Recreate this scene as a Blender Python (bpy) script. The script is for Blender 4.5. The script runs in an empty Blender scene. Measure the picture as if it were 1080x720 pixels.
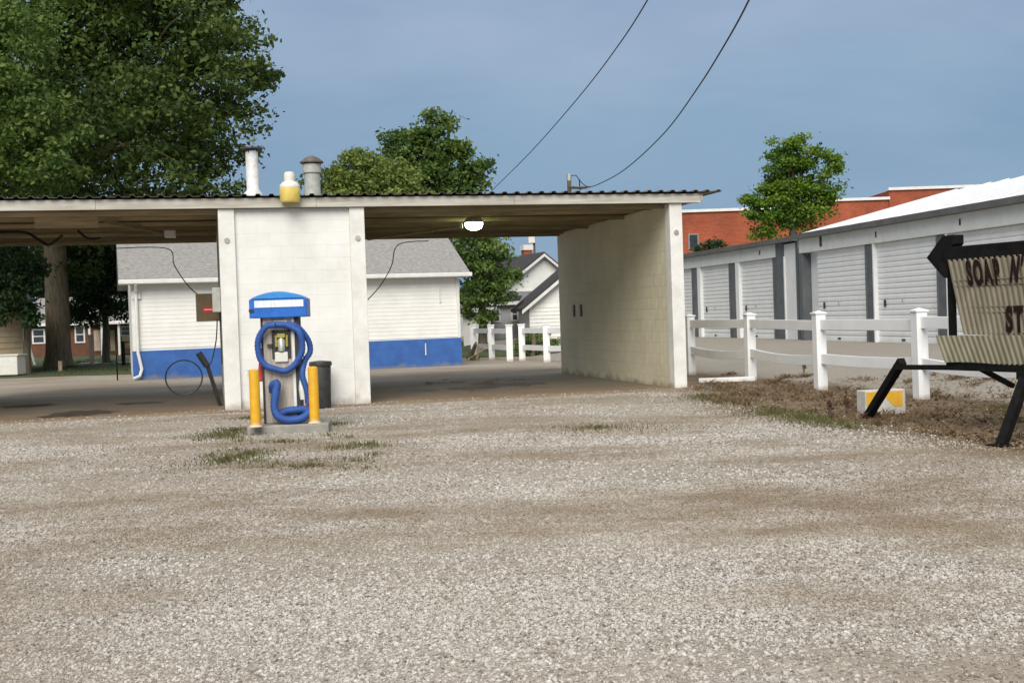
import bpy, bmesh, math, random
import numpy as np
from mathutils import Vector, Matrix, Euler
random.seed(7); RNG = np.random.default_rng(7)
R = math.radians
SC = bpy.context.scene; COL = SC.collection

# ------------------------------------------------------------------ camera
CH = 1.4
cam = bpy.data.cameras.new('camera'); co = bpy.data.objects.new('camera', cam); COL.objects.link(co)
cam.sensor_width = 36; cam.lens = 1300/1080*36; cam.clip_start = .1; cam.clip_end = 3000
_ro, _pi = R(1.95), R(1.15)
_f = Vector((0, math.cos(_pi), -math.sin(_pi))); _r0 = Vector((1, 0, 0)); _u0 = _r0.cross(_f)
_r = math.cos(_ro)*_r0 - math.sin(_ro)*_u0; _u = math.sin(_ro)*_r0 + math.cos(_ro)*_u0
_m = Matrix((( _r.x, _u.x, -_f.x, 0), (_r.y, _u.y, -_f.y, 0), (_r.z, _u.z, -_f.z, CH), (0, 0, 0, 1)))
co.matrix_world = _m
SC.camera = co

# ------------------------------------------------------------------ world, sun, exposure
SUN_EL, SUN_AZ = R(40), R(186)          # azimuth clockwise from +Y: behind the camera, a little to the left
w = bpy.data.worlds.new('World'); SC.world = w; w.use_nodes = True
nt = w.node_tree; nt.nodes.clear()
def wn(t, **k):
    n = nt.nodes.new(t)
    for a, b in k.items(): setattr(n, a, b)
    return n
out = wn('ShaderNodeOutputWorld'); bg = wn('ShaderNodeBackground'); bg.inputs[1].default_value = .1
sky = wn('ShaderNodeTexSky', sky_type='NISHITA'); sky.sun_disc = False
sky.sun_elevation = SUN_EL; sky.sun_rotation = SUN_AZ; sky.air_density = 1.3; sky.dust_density = 2.0; sky.ozone_density = 2
tc = wn('ShaderNodeTexCoord'); mp = wn('ShaderNodeMapping'); mp.inputs['Scale'].default_value = (1.0, 1.0, 3.0)
no = wn('ShaderNodeTexNoise'); no.inputs['Scale'].default_value = 2.6; no.inputs['Detail'].default_value = 5; no.inputs['Roughness'].default_value = .5
sx = wn('ShaderNodeSeparateXYZ'); ma = wn('ShaderNodeMath', operation='MULTIPLY_ADD'); ma.inputs[1].default_value = .42
sb = wn('ShaderNodeMath', operation='SUBTRACT'); sb.inputs[1].default_value = .20
rp = wn('ShaderNodeValToRGB'); e = rp.color_ramp.elements      # blue-grey cloud deck, paler towards the zenith
e[0].position = 0; e[0].color = (1.68, 2.62, 3.85, 1); e[1].position = .85; e[1].color = (5.0, 5.1, 5.3, 1)
for p_, c_ in ((.14, (1.74, 2.68, 3.88, 1)), (.28, (2.25, 3.0, 4.2, 1)), (.5, (3.9, 4.3, 4.9, 1))):
    q_ = e.new(p_); q_.color = c_
mx = wn('ShaderNodeMix', data_type='RGBA'); mx.inputs[0].default_value = .95
L = nt.links.new
L(tc.outputs['Generated'], mp.inputs[0]); L(mp.outputs[0], no.inputs[0]); L(tc.outputs['Generated'], sx.inputs[0])
L(no.outputs[0], ma.inputs[0]); L(sx.outputs[2], ma.inputs[2]); L(ma.outputs[0], sb.inputs[0]); L(sb.outputs[0], rp.inputs[0])
n_b = wn('ShaderNodeTexNoise'); n_b.inputs['Scale'].default_value = 4.5; n_b.inputs['Detail'].default_value = 7; n_b.inputs['Roughness'].default_value = .55; n_b.inputs['Distortion'].default_value = .4
r_b = wn('ShaderNodeValToRGB'); r_b.color_ramp.elements[0].position = .3; r_b.color_ramp.elements[1].position = .7
r_b.color_ramp.elements[0].color = (.90, .92, .94, 1); r_b.color_ramp.elements[1].color = (1.13, 1.09, 1.05, 1)
m_b = wn('ShaderNodeMix', data_type='RGBA', blend_type='MULTIPLY'); m_b.inputs[0].default_value = 1
L(mp.outputs[0], n_b.inputs[0]); L(n_b.outputs[0], r_b.inputs[0]); L(rp.outputs[0], m_b.inputs[6]); L(r_b.outputs[0], m_b.inputs[7])
L(sky.outputs[0], mx.inputs[6]); L(m_b.outputs[2], mx.inputs[7]); L(mx.outputs[2], bg.inputs[0]); L(bg.outputs[0], out.inputs[0])
sl = bpy.data.lights.new('sun', 'SUN'); sl.energy = 2.7; sl.angle = R(42); sl.color = (1, .955, .87)
so = bpy.data.objects.new('sun', sl); COL.objects.link(so)
sd = Vector((math.sin(SUN_AZ)*math.cos(SUN_EL), math.cos(SUN_AZ)*math.cos(SUN_EL), math.sin(SUN_EL)))
so.rotation_euler = sd.to_track_quat('Z', 'Y').to_euler(); so.location = (0, -10, 40)
SC.view_settings.view_transform = 'Standard'; SC.view_settings.look = 'None'
SC.view_settings.gamma = 1; SC.view_settings.exposure = .45

# ------------------------------------------------------------------ measuring helpers (photo pixel at a real distance -> metres)
def ray(x, y): return _f*1300 + _r*(x-540) + _u*(360-y)
def at(x, y, D):
    d = ray(x, y); return Vector((0, 0, CH)) + d*(D/d.y)
def gp(x, y, z=0.):
    d = ray(x, y); return Vector((0, 0, CH)) + d*((z-CH)/d.z)
def sstep(a, b, x):
    t = np.clip((x-a)/(b-a), 0, 1); return t*t*(3-2*t)
def gz(x, y):
    n = .972*(x-5.15) + .235*(y-20.6)
    return float(.38*sstep(.3, 4.5, n))

# ------------------------------------------------------------------ materials
def mk(name, c1, c2=None, rough=.8, ns=4., bump=0., bs=40., metal=0., spec=.4, stretch=(1, 1, 1), base_dirt=None, detail=6, ramp=(.35, .65), coord='Object', wave=None):
    m = bpy.data.materials.new(name); m.use_nodes = True; t = m.node_tree; N = t.nodes; K = t.links.new
    b = N['Principled BSDF']; b.inputs['Roughness'].default_value = rough; b.inputs['Metallic'].default_value = metal
    b.inputs['Specular IOR Level'].default_value = spec
    c2 = c2 or tuple(x*.8 for x in c1)
    tc = N.new('ShaderNodeTexCoord'); mp = N.new('ShaderNodeMapping'); mp.inputs['Scale'].default_value = stretch
    src_ = tc.outputs[coord] if coord != 'World' else N.new('ShaderNodeNewGeometry').outputs['Position']
    K(src_, mp.inputs[0])
    n = N.new('ShaderNodeTexNoise'); n.inputs['Scale'].default_value = ns; n.inputs['Detail'].default_value = detail; n.inputs['Roughness'].default_value = .62
    K(mp.outputs[0], n.inputs[0])
    r = N.new('ShaderNodeValToRGB'); r.color_ramp.elements[0].position = ramp[0]; r.color_ramp.elements[1].position = ramp[1]
    r.color_ramp.elements[0].color = (*c1, 1); r.color_ramp.elements[1].color = (*c2, 1)
    K(n.outputs[0], r.inputs[0]); last = r.outputs[0]
    if base_dirt:       # splash-back dirt that clings to the foot of a wall: (colour, height)
        col, h = base_dirt
        sp = N.new('ShaderNodeSeparateXYZ'); K(src_, sp.inputs[0])
        n2 = N.new('ShaderNodeTexNoise'); n2.inputs['Scale'].default_value = 3; n2.inputs['Detail'].default_value = 8; K(src_, n2.inputs[0])
        ma = N.new('ShaderNodeMath'); ma.operation = 'MULTIPLY_ADD'; ma.inputs[1].default_value = 1.6*h; ma.inputs[2].default_value = -.3*h; K(n2.outputs[0], ma.inputs[0])
        sb = N.new('ShaderNodeMath'); sb.operation = 'SUBTRACT'; K(ma.outputs[0], sb.inputs[0]); K(sp.outputs[2], sb.inputs[1])
        mr = N.new('ShaderNodeMapRange'); mr.inputs[1].default_value = 0; mr.inputs[2].default_value = .5*h; mr.inputs[3].default_value = 0; mr.inputs[4].default_value = .75; K(sb.outputs[0], mr.inputs[0])
        x = N.new('ShaderNodeMix'); x.data_type = 'RGBA'; x.inputs[7].default_value = (*col, 1); K(mr.outputs[0], x.inputs[0]); K(last, x.inputs[6]); last = x.outputs[2]
    K(last, b.inputs['Base Color'])
    if bump:
        n3 = N.new('ShaderNodeTexNoise'); n3.inputs['Scale'].default_value = bs; n3.inputs['Detail'].default_value = 4; K(mp.outputs[0], n3.inputs[0])
        bp = N.new('ShaderNodeBump'); bp.inputs['Strength'].default_value = bump; bp.inputs['Distance'].default_value = .02
        K(n3.outputs[0], bp.inputs['Height']); K(bp.outputs[0], b.inputs['Normal'])
    m['_b'] = 1
    return m
M = {}
M['paint'] = mk('white_block_paint', (.80, .79, .76), (.70, .69, .65), .75, 1.6, .25, 60, coord='World', base_dirt=((.30, .26, .20), .35))
M['cream'] = mk('cream_block_paint', (.74, .68, .50), (.65, .59, .43), .7, 1.2, .25, 60, coord='World', base_dirt=((.24, .20, .12), .3))
M['column'] = mk('column_paint', (.80, .79, .75), (.68, .66, .61), .75, 3, .3, 50, coord='World', base_dirt=((.32, .27, .2), .3))
M['fascia'] = mk('weathered_fascia', (.58, .56, .50), (.40, .37, .31), .8, 3, .2, 50, stretch=(.4, 3, 6))
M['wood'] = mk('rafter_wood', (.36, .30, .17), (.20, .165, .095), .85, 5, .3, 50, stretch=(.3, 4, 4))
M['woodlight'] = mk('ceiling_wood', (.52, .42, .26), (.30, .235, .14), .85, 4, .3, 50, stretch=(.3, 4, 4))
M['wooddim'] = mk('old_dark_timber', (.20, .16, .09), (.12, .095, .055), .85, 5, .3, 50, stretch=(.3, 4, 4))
M['roofmetal'] = mk('rusty_roof_metal', (.20, .18, .15), (.09, .075, .06), .6, 6, .2, 40, metal=.3)
M['galv'] = mk('galvanised_metal', (.55, .55, .53), (.38, .38, .36), .45, 8, .1, 30, metal=.5)
M['greyvent'] = mk('grey_vent_paint', (.46, .47, .43), (.34, .35, .31), .55, 9, .1, 30)
M['whitevent'] = mk('white_vent_paint', (.80, .80, .80), (.60, .59, .56), .55, 9, .1, 30)
M['yellowplastic'] = mk('yellow_plastic', (.78, .62, .16), (.66, .50, .12), .4, 8)
M['palewhite'] = mk('pale_plastic', (.75, .74, .68), (.66, .64, .57), .4, 8)
M['concrete'] = mk('concrete', (.36, .34, .31), (.24, .225, .2), .9, 5, .4, 60)
M['bluehood'] = mk('blue_hood', (.03, .17, .60), (.02, .12, .46), .35, 6)
M['bluehood2'] = mk('blue_hood_top', (.06, .30, .72), (.04, .24, .62), .35, 6)
M['stainless'] = mk('stainless_cabinet', (.56, .50, .43), (.34, .30, .25), .45, 4, .1, 20, metal=.25, stretch=(6, 6, .6))
M['dark'] = mk('dark_recess', (.03, .028, .025), (.05, .045, .04), .6)
M['black'] = mk('black_paint', (.005, .005, .006), (.012, .011, .010), .8, 9, spec=.12)
M['blackplastic'] = mk('black_bin_plastic', (.025, .026, .025), (.045, .045, .042), .55, 8)
M['hose'] = mk('blue_hose', (.03, .095, .34), (.02, .065, .25), .62, 8)
M['hoseblack'] = mk('black_hose', (.02, .02, .02), (.03, .03, .03), .5)
M['bollard'] = mk('yellow_bollard_paint', (.78, .43, .02), (.66, .34, .02), .5, 9, .15, 40, base_dirt=((.7, .66, .55), .12))
M['orange'] = mk('orange_plastic', (.8, .25, .03), (.7, .2, .02), .45)
M['green'] = mk('green_plastic', (.1, .4, .14), (.08, .3, .1), .45)
M['red'] = mk('red_plastic', (.5, .03, .04), (.4, .02, .03), .45)
M['brass'] = mk('brass_gauge', (.55, .48, .12), (.4, .36, .1), .35, metal=.5)
M['vinyl'] = mk('white_vinyl', (.86, .86, .85), (.78, .78, .77), .45, 2, base_dirt=((.4, .34, .26), .16))
M['siding'] = mk('white_siding', (.82, .81, .77), (.74, .73, .69), .6, 2)
M['bluepaint'] = mk('blue_band_paint', (.045, .14, .42), (.035, .105, .33), .75, 2.5, .2, 40, base_dirt=((.2, .2, .22), .25))
M['shingle'] = mk('grey_shingle', (.34, .325, .31), (.22, .21, .20), .9, 9, .5, 60, stretch=(1, 1, 3))
M['shingledark'] = mk('dark_shingle', (.035, .032, .035), (.055, .05, .05), .85, 9, .5, 60)
M['trim'] = mk('white_trim', (.76, .75, .72), (.66, .65, .61), .55, 4)
M['storwhite'] = mk('storage_white_metal', (.80, .81, .80), (.73, .74, .74), .45, 2.5)
M['storfascia'] = mk('storage_fascia_metal', (.74, .75, .72), (.64, .65, .61), .5, 2.5)
M['storroof'] = mk('storage_roof_metal', (.74, .75, .77), (.64, .65, .67), .4, 2.5)
M['storgrey'] = mk('storage_grey_metal', (.13, .14, .15), (.09, .098, .105), .5, 3)
M['gutter'] = mk('dark_gutter', (.14, .14, .135), (.10, .10, .095), .5, 3)
M['greyroof'] = mk('grey_metal_roof', (.22, .22, .21), (.15, .15, .14), .5, 3)
M['glass'] = mk('window_glass', (.05, .06, .07), (.03, .035, .045), .15, 2, spec=.6)
M['beige'] = mk('beige_siding', (.42, .33, .21), (.36, .28, .175), .7, 3)
M['bark'] = mk('bark', (.17, .145, .105), (.075, .062, .045), .95, 5, .9, 12, stretch=(3, 3, .5))
M['bole'] = mk('pale_bark', (.29, .23, .15), (.15, .12, .08), .95, 4, .9, 10, stretch=(3, 3, .5))
M['sheet'] = mk('aged_sign_plastic', (.25, .22, .155), (.17, .148, .10), .55, 4, stretch=(1, 1, .35))
M['sheetlow'] = mk('mossy_sign_plastic', (.24, .22, .145), (.14, .13, .075), .6, 4, stretch=(1, 1, .35))
M['letter'] = mk('faded_letter', (.009, .005, .004), (.028, .014, .011), .8, 9, spec=.15)
M['yblock'] = mk('yellow_patch_paint', (.75, .42, .03), (.62, .33, .03), .7, 5)
M['wblock'] = mk('white_block_concrete', (.62, .61, .56), (.46, .44, .39), .85, 6, .3, 40)
M['wirem'] = mk('wire_rubber', (.012, .012, .014), (.02, .02, .022), .6)
M['stripw'] = mk('white_label', (.80, .83, .88), (.62, .70, .82), .45, 30, stretch=(3, 1, .3), ramp=(.5, .58))
M['signbrown'] = mk('brown_sign_board', (.16, .115, .06), (.11, .08, .045), .7, 6)
M['greysiding2'] = mk('grey_window_frame', (.30, .27, .25), (.22, .2, .19), .7, 5)
M['pinkdoor'] = mk('pinkish_panel', (.52, .40, .33), (.42, .32, .26), .7, 5)
M['timber'] = mk('tan_timber', (.48, .40, .26), (.36, .29, .18), .8, 5, stretch=(.4, 3, 3))

def brickmat():
    m = bpy.data.materials.new('orange_brick'); m.use_nodes = True; t = m.node_tree; N = t.nodes; K = t.links.new
    b = N['Principled BSDF']; b.inputs['Roughness'].default_value = .85
    tc = N.new('ShaderNodeTexCoord'); mp = N.new('ShaderNodeMapping'); mp.inputs['Rotation'].default_value = (R(-90), 0, 0)
    br = N.new('ShaderNodeTexBrick'); br.inputs['Color1'].default_value = (.40, .082, .032, 1); br.inputs['Color2'].default_value = (.29, .06, .026, 1); br.inputs['Mortar'].default_value = (.30, .14, .09, 1)
    br.inputs['Scale'].default_value = 1; br.inputs['Brick Width'].default_value = .22; br.inputs['Row Height'].default_value = .075; br.inputs['Mortar Size'].default_value = .006
    n = N.new('ShaderNodeTexNoise'); n.inputs['Scale'].default_value = .5; n.inputs['Detail'].default_value = 8
    r = N.new('ShaderNodeValToRGB'); r.color_ramp.elements[0].position = .35; r.color_ramp.elements[1].position = .7
    r.color_ramp.elements[0].color = (.6, .55, .5, 1); r.color_ramp.elements[1].color = (1.15, 1.1, 1.0, 1)
    x = N.new('ShaderNodeMix'); x.data_type = 'RGBA'; x.blend_type = 'MULTIPLY'; x.inputs[0].default_value = .8
    K(tc.outputs['Object'], mp.inputs[0]); K(mp.outputs[0], br.inputs[0]); K(tc.outputs['Object'], n.inputs[0]); K(n.outputs[0], r.inputs[0])
    K(br.outputs[0], x.inputs[6]); K(r.outputs[0], x.inputs[7]); K(x.outputs[2], b.inputs['Base Color'])
    return m
M['brick'] = brickmat()
M['shadedbrick'] = mk('shaded_brick', (.16, .065, .04), (.11, .05, .032), .85, 3)  # brick colour darkened to paint in the shade of the trees

def leafmat(name, a, b_, trans=.35):
    m = bpy.data.materials.new(name); m.use_nodes = True; t = m.node_tree; N = t.nodes; K = t.links.new
    b = N['Principled BSDF']; b.inputs['Roughness'].default_value = .55; b.inputs['Specular IOR Level'].default_value = .3
    at_ = N.new('ShaderNodeAttribute'); at_.attribute_name = 'tint'
    x = N.new('ShaderNodeMix'); x.data_type = 'RGBA'; x.inputs[6].default_value = (*a, 1); x.inputs[7].default_value = (*b_, 1)
    K(at_.outputs['Fac'], x.inputs[0]); K(x.outputs[2], b.inputs['Base Color'])
    tr = N.new('ShaderNodeBsdfTranslucent'); K(x.outputs[2], tr.inputs[0])
    ms = N.new('ShaderNodeMixShader'); ms.inputs[0].default_value = trans
    K(b.outputs[0], ms.inputs[1]); K(tr.outputs[0], ms.inputs[2]); K(ms.outputs[0], N['Material Output'].inputs[0])
    return m
M['leafdark'] = leafmat('dark_oak_leaf', (.024, .052, .012), (.13, .19, .04))
M['leafmid'] = leafmat('mid_green_leaf', (.05, .105, .022), (.17, .25, .055))
M['leafolive'] = leafmat('olive_leaf', (.10, .15, .03), (.26, .33, .08))
M['leafbright'] = leafmat('bright_leaf', (.04, .11, .012), (.20, .31, .03))
M['leafshade'] = leafmat('deep_green_leaf', (.018, .045, .016), (.05, .09, .03))
M['grassb'] = leafmat('grass_blade', (.075, .085, .03), (.21, .195, .085), .25)
M['grassd'] = leafmat('lawn_blade', (.045, .08, .02), (.10, .14, .04), .25)
M['dryb'] = leafmat('dry_stalk', (.10, .065, .035), (.30, .21, .12), .15)

def emitmat(name, c, s):
    m = bpy.data.materials.new(name); m.use_nodes = True; b = m.node_tree.nodes['Principled BSDF']
    b.inputs['Base Color'].default_value = (.9, .9, .85, 1); b.inputs['Emission Color'].default_value = (*c, 1); b.inputs['Emission Strength'].default_value = s
    return m
M['lampglow'] = emitmat('lit_lamp_lens', (.85, 1, .55), 11)

def groundmat():
    m = bpy.data.materials.new('gravel_ground'); m.use_nodes = True; t = m.node_tree; N = t.nodes; K = t.links.new
    b = N['Principled BSDF']; b.inputs['Roughness'].default_value = .95; b.inputs['Specular IOR Level'].default_value = .2
    g = N.new('ShaderNodeNewGeometry'); P = g.outputs['Position']
    def noise(s, d=5, ro=.6, vec=None):
        n = N.new('ShaderNodeTexNoise'); n.inputs['Scale'].default_value = s; n.inputs['Detail'].default_value = d; n.inputs['Roughness'].default_value = ro
        K(vec or P, n.inputs[0]); return n.outputs[0]
    def ramp(v, a, c, ca=(0, 0, 0), cb=(1, 1, 1)):
        r = N.new('ShaderNodeValToRGB'); r.color_ramp.elements[0].position = a; r.color_ramp.elements[1].position = c
        r.color_ramp.elements[0].color = (*ca, 1); r.color_ramp.elements[1].color = (*cb, 1); K(v, r.inputs[0]); return r.outputs[0]
    def mix(f, a, b2, mode='MIX'):
        x = N.new('ShaderNodeMix'); x.data_type = 'RGBA'; x.blend_type = mode
        for i, v in ((0, f), (6, a), (7, b2)):
            if isinstance(v, (float, int)): x.inputs[i].default_value = v
            elif isinstance(v, tuple): x.inputs[i].default_value = (*v, 1)
            else: K(v, x.inputs[i])
        return x.outputs[2]
    def math_(op, a, b2=0., c=0.):
        n = N.new('ShaderNodeMath'); n.operation = op
        for i, v in enumerate((a, b2, c)):
            if isinstance(v, (float, int)): n.inputs[i].default_value = v
            else: K(v, n.inputs[i])
        return n.outputs[0]
    v = N.new('ShaderNodeTexVoronoi'); v.inputs['Scale'].default_value = 70; K(P, v.inputs[0])
    stone = ramp(v.outputs['Color'], .0, .95, (.20, .17, .135), (.52, .48, .42))
    v2 = N.new('ShaderNodeTexVoronoi'); v2.inputs['Scale'].default_value = 26; K(P, v2.inputs[0])
    stone = mix(.45, stone, ramp(v2.outputs['Color'], .1, .9, (.26, .225, .18), (.48, .44, .385)))
    # broad tyre-worn bands of tan fines, stretched across the picture
    mp = N.new('ShaderNodeMapping'); mp.inputs['Rotation'].default_value = (0, 0, R(-8)); mp.inputs['Scale'].default_value = (.16, .75, 1); K(P, mp.inputs[0])
    bands = ramp(noise(1.0, 6, .62, mp.outputs[0]), .44, .6)
    fines = ramp(noise(90, 3), .3, .7, (.30, .26, .205), (.42, .375, .31))
    c = mix(math_('MULTIPLY', bands, .75), stone, fines)
    mp2 = N.new('ShaderNodeMapping'); mp2.inputs['Rotation'].default_value = (0, 0, R(-14)); mp2.inputs['Scale'].default_value = (.42, .72, 1); mp2.inputs['Location'].default_value = (3.1, 1.7, 0); K(P, mp2.inputs[0])
    c = mix(math_('MULTIPLY', ramp(noise(.6, 8, .7, mp2.outputs[0]), .44, .68), .8), c, ramp(noise(60, 3), .3, .7, (.17, .125, .08), (.29, .225, .155)))
    blot = ramp(noise(.55, 7, .65), .42, .62)
    c = mix(math_('MULTIPLY', blot, .22), c, (.25, .215, .17))
    c = mix(.5, c, ramp(noise(.18, 3), .35, .7, (.80, .78, .76), (1.08, 1.07, 1.06)), 'MULTIPLY')
    # dirt verge on both sides of the fence, and the finer lot behind it
    sp = N.new('ShaderNodeSeparateXYZ'); K(P, sp.inputs[0])
    n_ = math_('MULTIPLY_ADD', math_('SUBTRACT', sp.outputs[0], 5.15), .972, math_('MULTIPLY', math_('SUBTRACT', sp.outputs[1], 20.6), .235))
    wob = math_('MULTIPLY', math_('SUBTRACT', noise(.9, 6), .5), 1.3)
    nn = math_('ADD', n_, wob)
    # verge edge runs from the wall foot out towards the camera
    lo = N.new('ShaderNodeMapRange'); lo.inputs[1].default_value = -3.5; lo.inputs[2].default_value = -2.7; K(math_('SUBTRACT', nn, math_('MULTIPLY', math_('MAXIMUM', math_('SUBTRACT', sp.outputs[1], 17.), 0.), .3)), lo.inputs[0])
    hi = N.new('ShaderNodeMapRange'); hi.inputs[1].default_value = 1.0; hi.inputs[2].default_value = .3; K(nn, hi.inputs[0])
    fr = N.new('ShaderNodeMapRange'); fr.inputs[1].default_value = 9.5; fr.inputs[2].default_value = 11.5; K(math_('ADD', sp.outputs[1], wob), fr.inputs[0])
    verge = math_('MULTIPLY', math_('MULTIPLY', lo.outputs[0], hi.outputs[0]), fr.outputs[0])
    soil = ramp(noise(5, 8, .7), .3, .72, (.085, .055, .034), (.27, .20, .13))
    c = mix(verge, c, soil)
    lot = N.new('ShaderNodeMapRange'); lot.inputs[1].default_value = .6; lot.inputs[2].default_value = 1.4; K(nn, lot.inputs[0])
    lotc = mix(.6, ramp(noise(2.2, 8, .7), .3, .7, (.24, .215, .18), (.34, .31, .265)), ramp(noise(40, 3), .3, .7, (.2, .18, .15), (.42, .39, .34)))
    c = mix(math_('MULTIPLY', lot.outputs[0], .85), c, lotc)
    K(c, b.inputs['Base Color'])
    bp = N.new('ShaderNodeBump'); bp.inputs['Strength'].default_value = .45; bp.inputs['Distance'].default_value = .012
    h = math_('ADD', math_('MULTIPLY', v.outputs['Distance'], -1.2), noise(60, 3)); K(h, bp.inputs['Height']); K(bp.outputs[0], b.inputs['Normal'])
    return m
M['ground'] = groundmat()

def stonemat():
    m = bpy.data.materials.new('loose_stone'); m.use_nodes = True; t = m.node_tree; N = t.nodes; K = t.links.new
    b = N['Principled BSDF']; b.inputs['Roughness'].default_value = .9; b.inputs['Specular IOR Level'].default_value = .2
    oi = N.new('ShaderNodeObjectInfo'); r = N.new('ShaderNodeValToRGB'); K(oi.outputs['Random'], r.inputs[0])
    e = r.color_ramp.elements; e[0].color = (.13, .115, .10, 1); e[1].color = (.62, .59, .55, 1)
    for p, c in ((.12, (.25, .22, .185, 1)), (.3, (.41, .38, .34, 1)), (.6, (.47, .44, .40, 1)), (.88, (.52, .49, .455, 1))):
        q = e.new(p); q.color = c
    g = N.new('ShaderNodeNewGeometry'); mp = N.new('ShaderNodeMapping'); mp.inputs['Rotation'].default_value = (0, 0, R(-8)); mp.inputs['Scale'].default_value = (.16, .75, 1); K(g.outputs['Position'], mp.inputs[0])
    n = N.new('ShaderNodeTexNoise'); n.inputs['Scale'].default_value = 1; n.inputs['Detail'].default_value = 6; n.inputs['Roughness'].default_value = .62; K(mp.outputs[0], n.inputs[0])
    mr = N.new('ShaderNodeMapRange'); mr.inputs[1].default_value = .46; mr.inputs[2].default_value = .62; mr.inputs[4].default_value = .45; K(n.outputs[0], mr.inputs[0])
    x = N.new('ShaderNodeMix'); x.data_type = 'RGBA'; x.inputs[7].default_value = (.38, .34, .28, 1); K(mr.outputs[0], x.inputs[0]); K(r.outputs[0], x.inputs[6])
    mp2 = N.new('ShaderNodeMapping'); mp2.inputs['Rotation'].default_value = (0, 0, R(-14)); mp2.inputs['Scale'].default_value = (.42, .72, 1); mp2.inputs['Location'].default_value = (3.1, 1.7, 0); K(g.outputs['Position'], mp2.inputs[0])
    n2 = N.new('ShaderNodeTexNoise'); n2.inputs['Scale'].default_value = .6; n2.inputs['Detail'].default_value = 8; n2.inputs['Roughness'].default_value = .7; K(mp2.outputs[0], n2.inputs[0])
    mr2 = N.new('ShaderNodeMapRange'); mr2.inputs[1].default_value = .45; mr2.inputs[2].default_value = .62; mr2.inputs[4].default_value = .85; K(n2.outputs[0], mr2.inputs[0])
    x2 = N.new('ShaderNodeMix'); x2.data_type = 'RGBA'; x2.inputs[7].default_value = (.215, .16, .105, 1); K(mr2.outputs[0], x2.inputs[0]); K(x.outputs[2], x2.inputs[6])
    K(x2.outputs[2], b.inputs['Base Color']); return m
M['stone'] = stonemat()

def floormat():
    m = mk('stained_bay_floor', (.26, .22, .17), (.17, .14, .105), .85, 1.2, .3, 50)
    t = m.node_tree; N = t.nodes; K = t.links.new; b = N['Principled BSDF']; src = b.inputs['Base Color'].links[0].from_socket
    tc = N.new('ShaderNodeTexCoord'); sp = N.new('ShaderNodeSeparateXYZ'); K(tc.outputs['Object'], sp.inputs[0])
    # pale swept concrete at the back, rust-brown mud washed to the front
    r = N.new('ShaderNodeValToRGB'); e = r.color_ramp.elements
    mr = N.new('ShaderNodeMapRange'); mr.inputs[1].default_value = -.6; mr.inputs[2].default_value = 7.6
    n = N.new('ShaderNodeTexNoise'); n.inputs['Scale'].default_value = .8; n.inputs['Detail'].default_value = 6; K(tc.outputs['Object'], n.inputs[0])
    a = N.new('ShaderNodeMath'); a.operation = 'MULTIPLY_ADD'; a.inputs[1].default_value = 2.4; K(n.outputs[0], a.inputs[0]); K(sp.outputs[1], a.inputs[2])
    s = N.new('ShaderNodeMath'); s.operation = 'SUBTRACT'; s.inputs[1].default_value = 1.2; K(a.outputs[0], s.inputs[0]); K(s.outputs[0], mr.inputs[0])
    e[0].position = 0; e[0].color = (.30, .22, .14, 1); e[1].position = 1; e[1].color = (.36, .335, .29, 1)
    for p, c in ((.12, (.20, .13, .075, 1)), (.3, (.11, .085, .06, 1)), (.55, (.20, .175, .14, 1))):
        q = e.new(p); q.color = c
    K(mr.outputs[0], r.inputs[0])
    x = N.new('ShaderNodeMix'); x.data_type = 'RGBA'; x.inputs[0].default_value = .75; K(src, x.inputs[6]); K(r.outputs[0], x.inputs[7])
    K(x.outputs[2], b.inputs['Base Color']); return m
M['floor'] = floormat()

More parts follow.
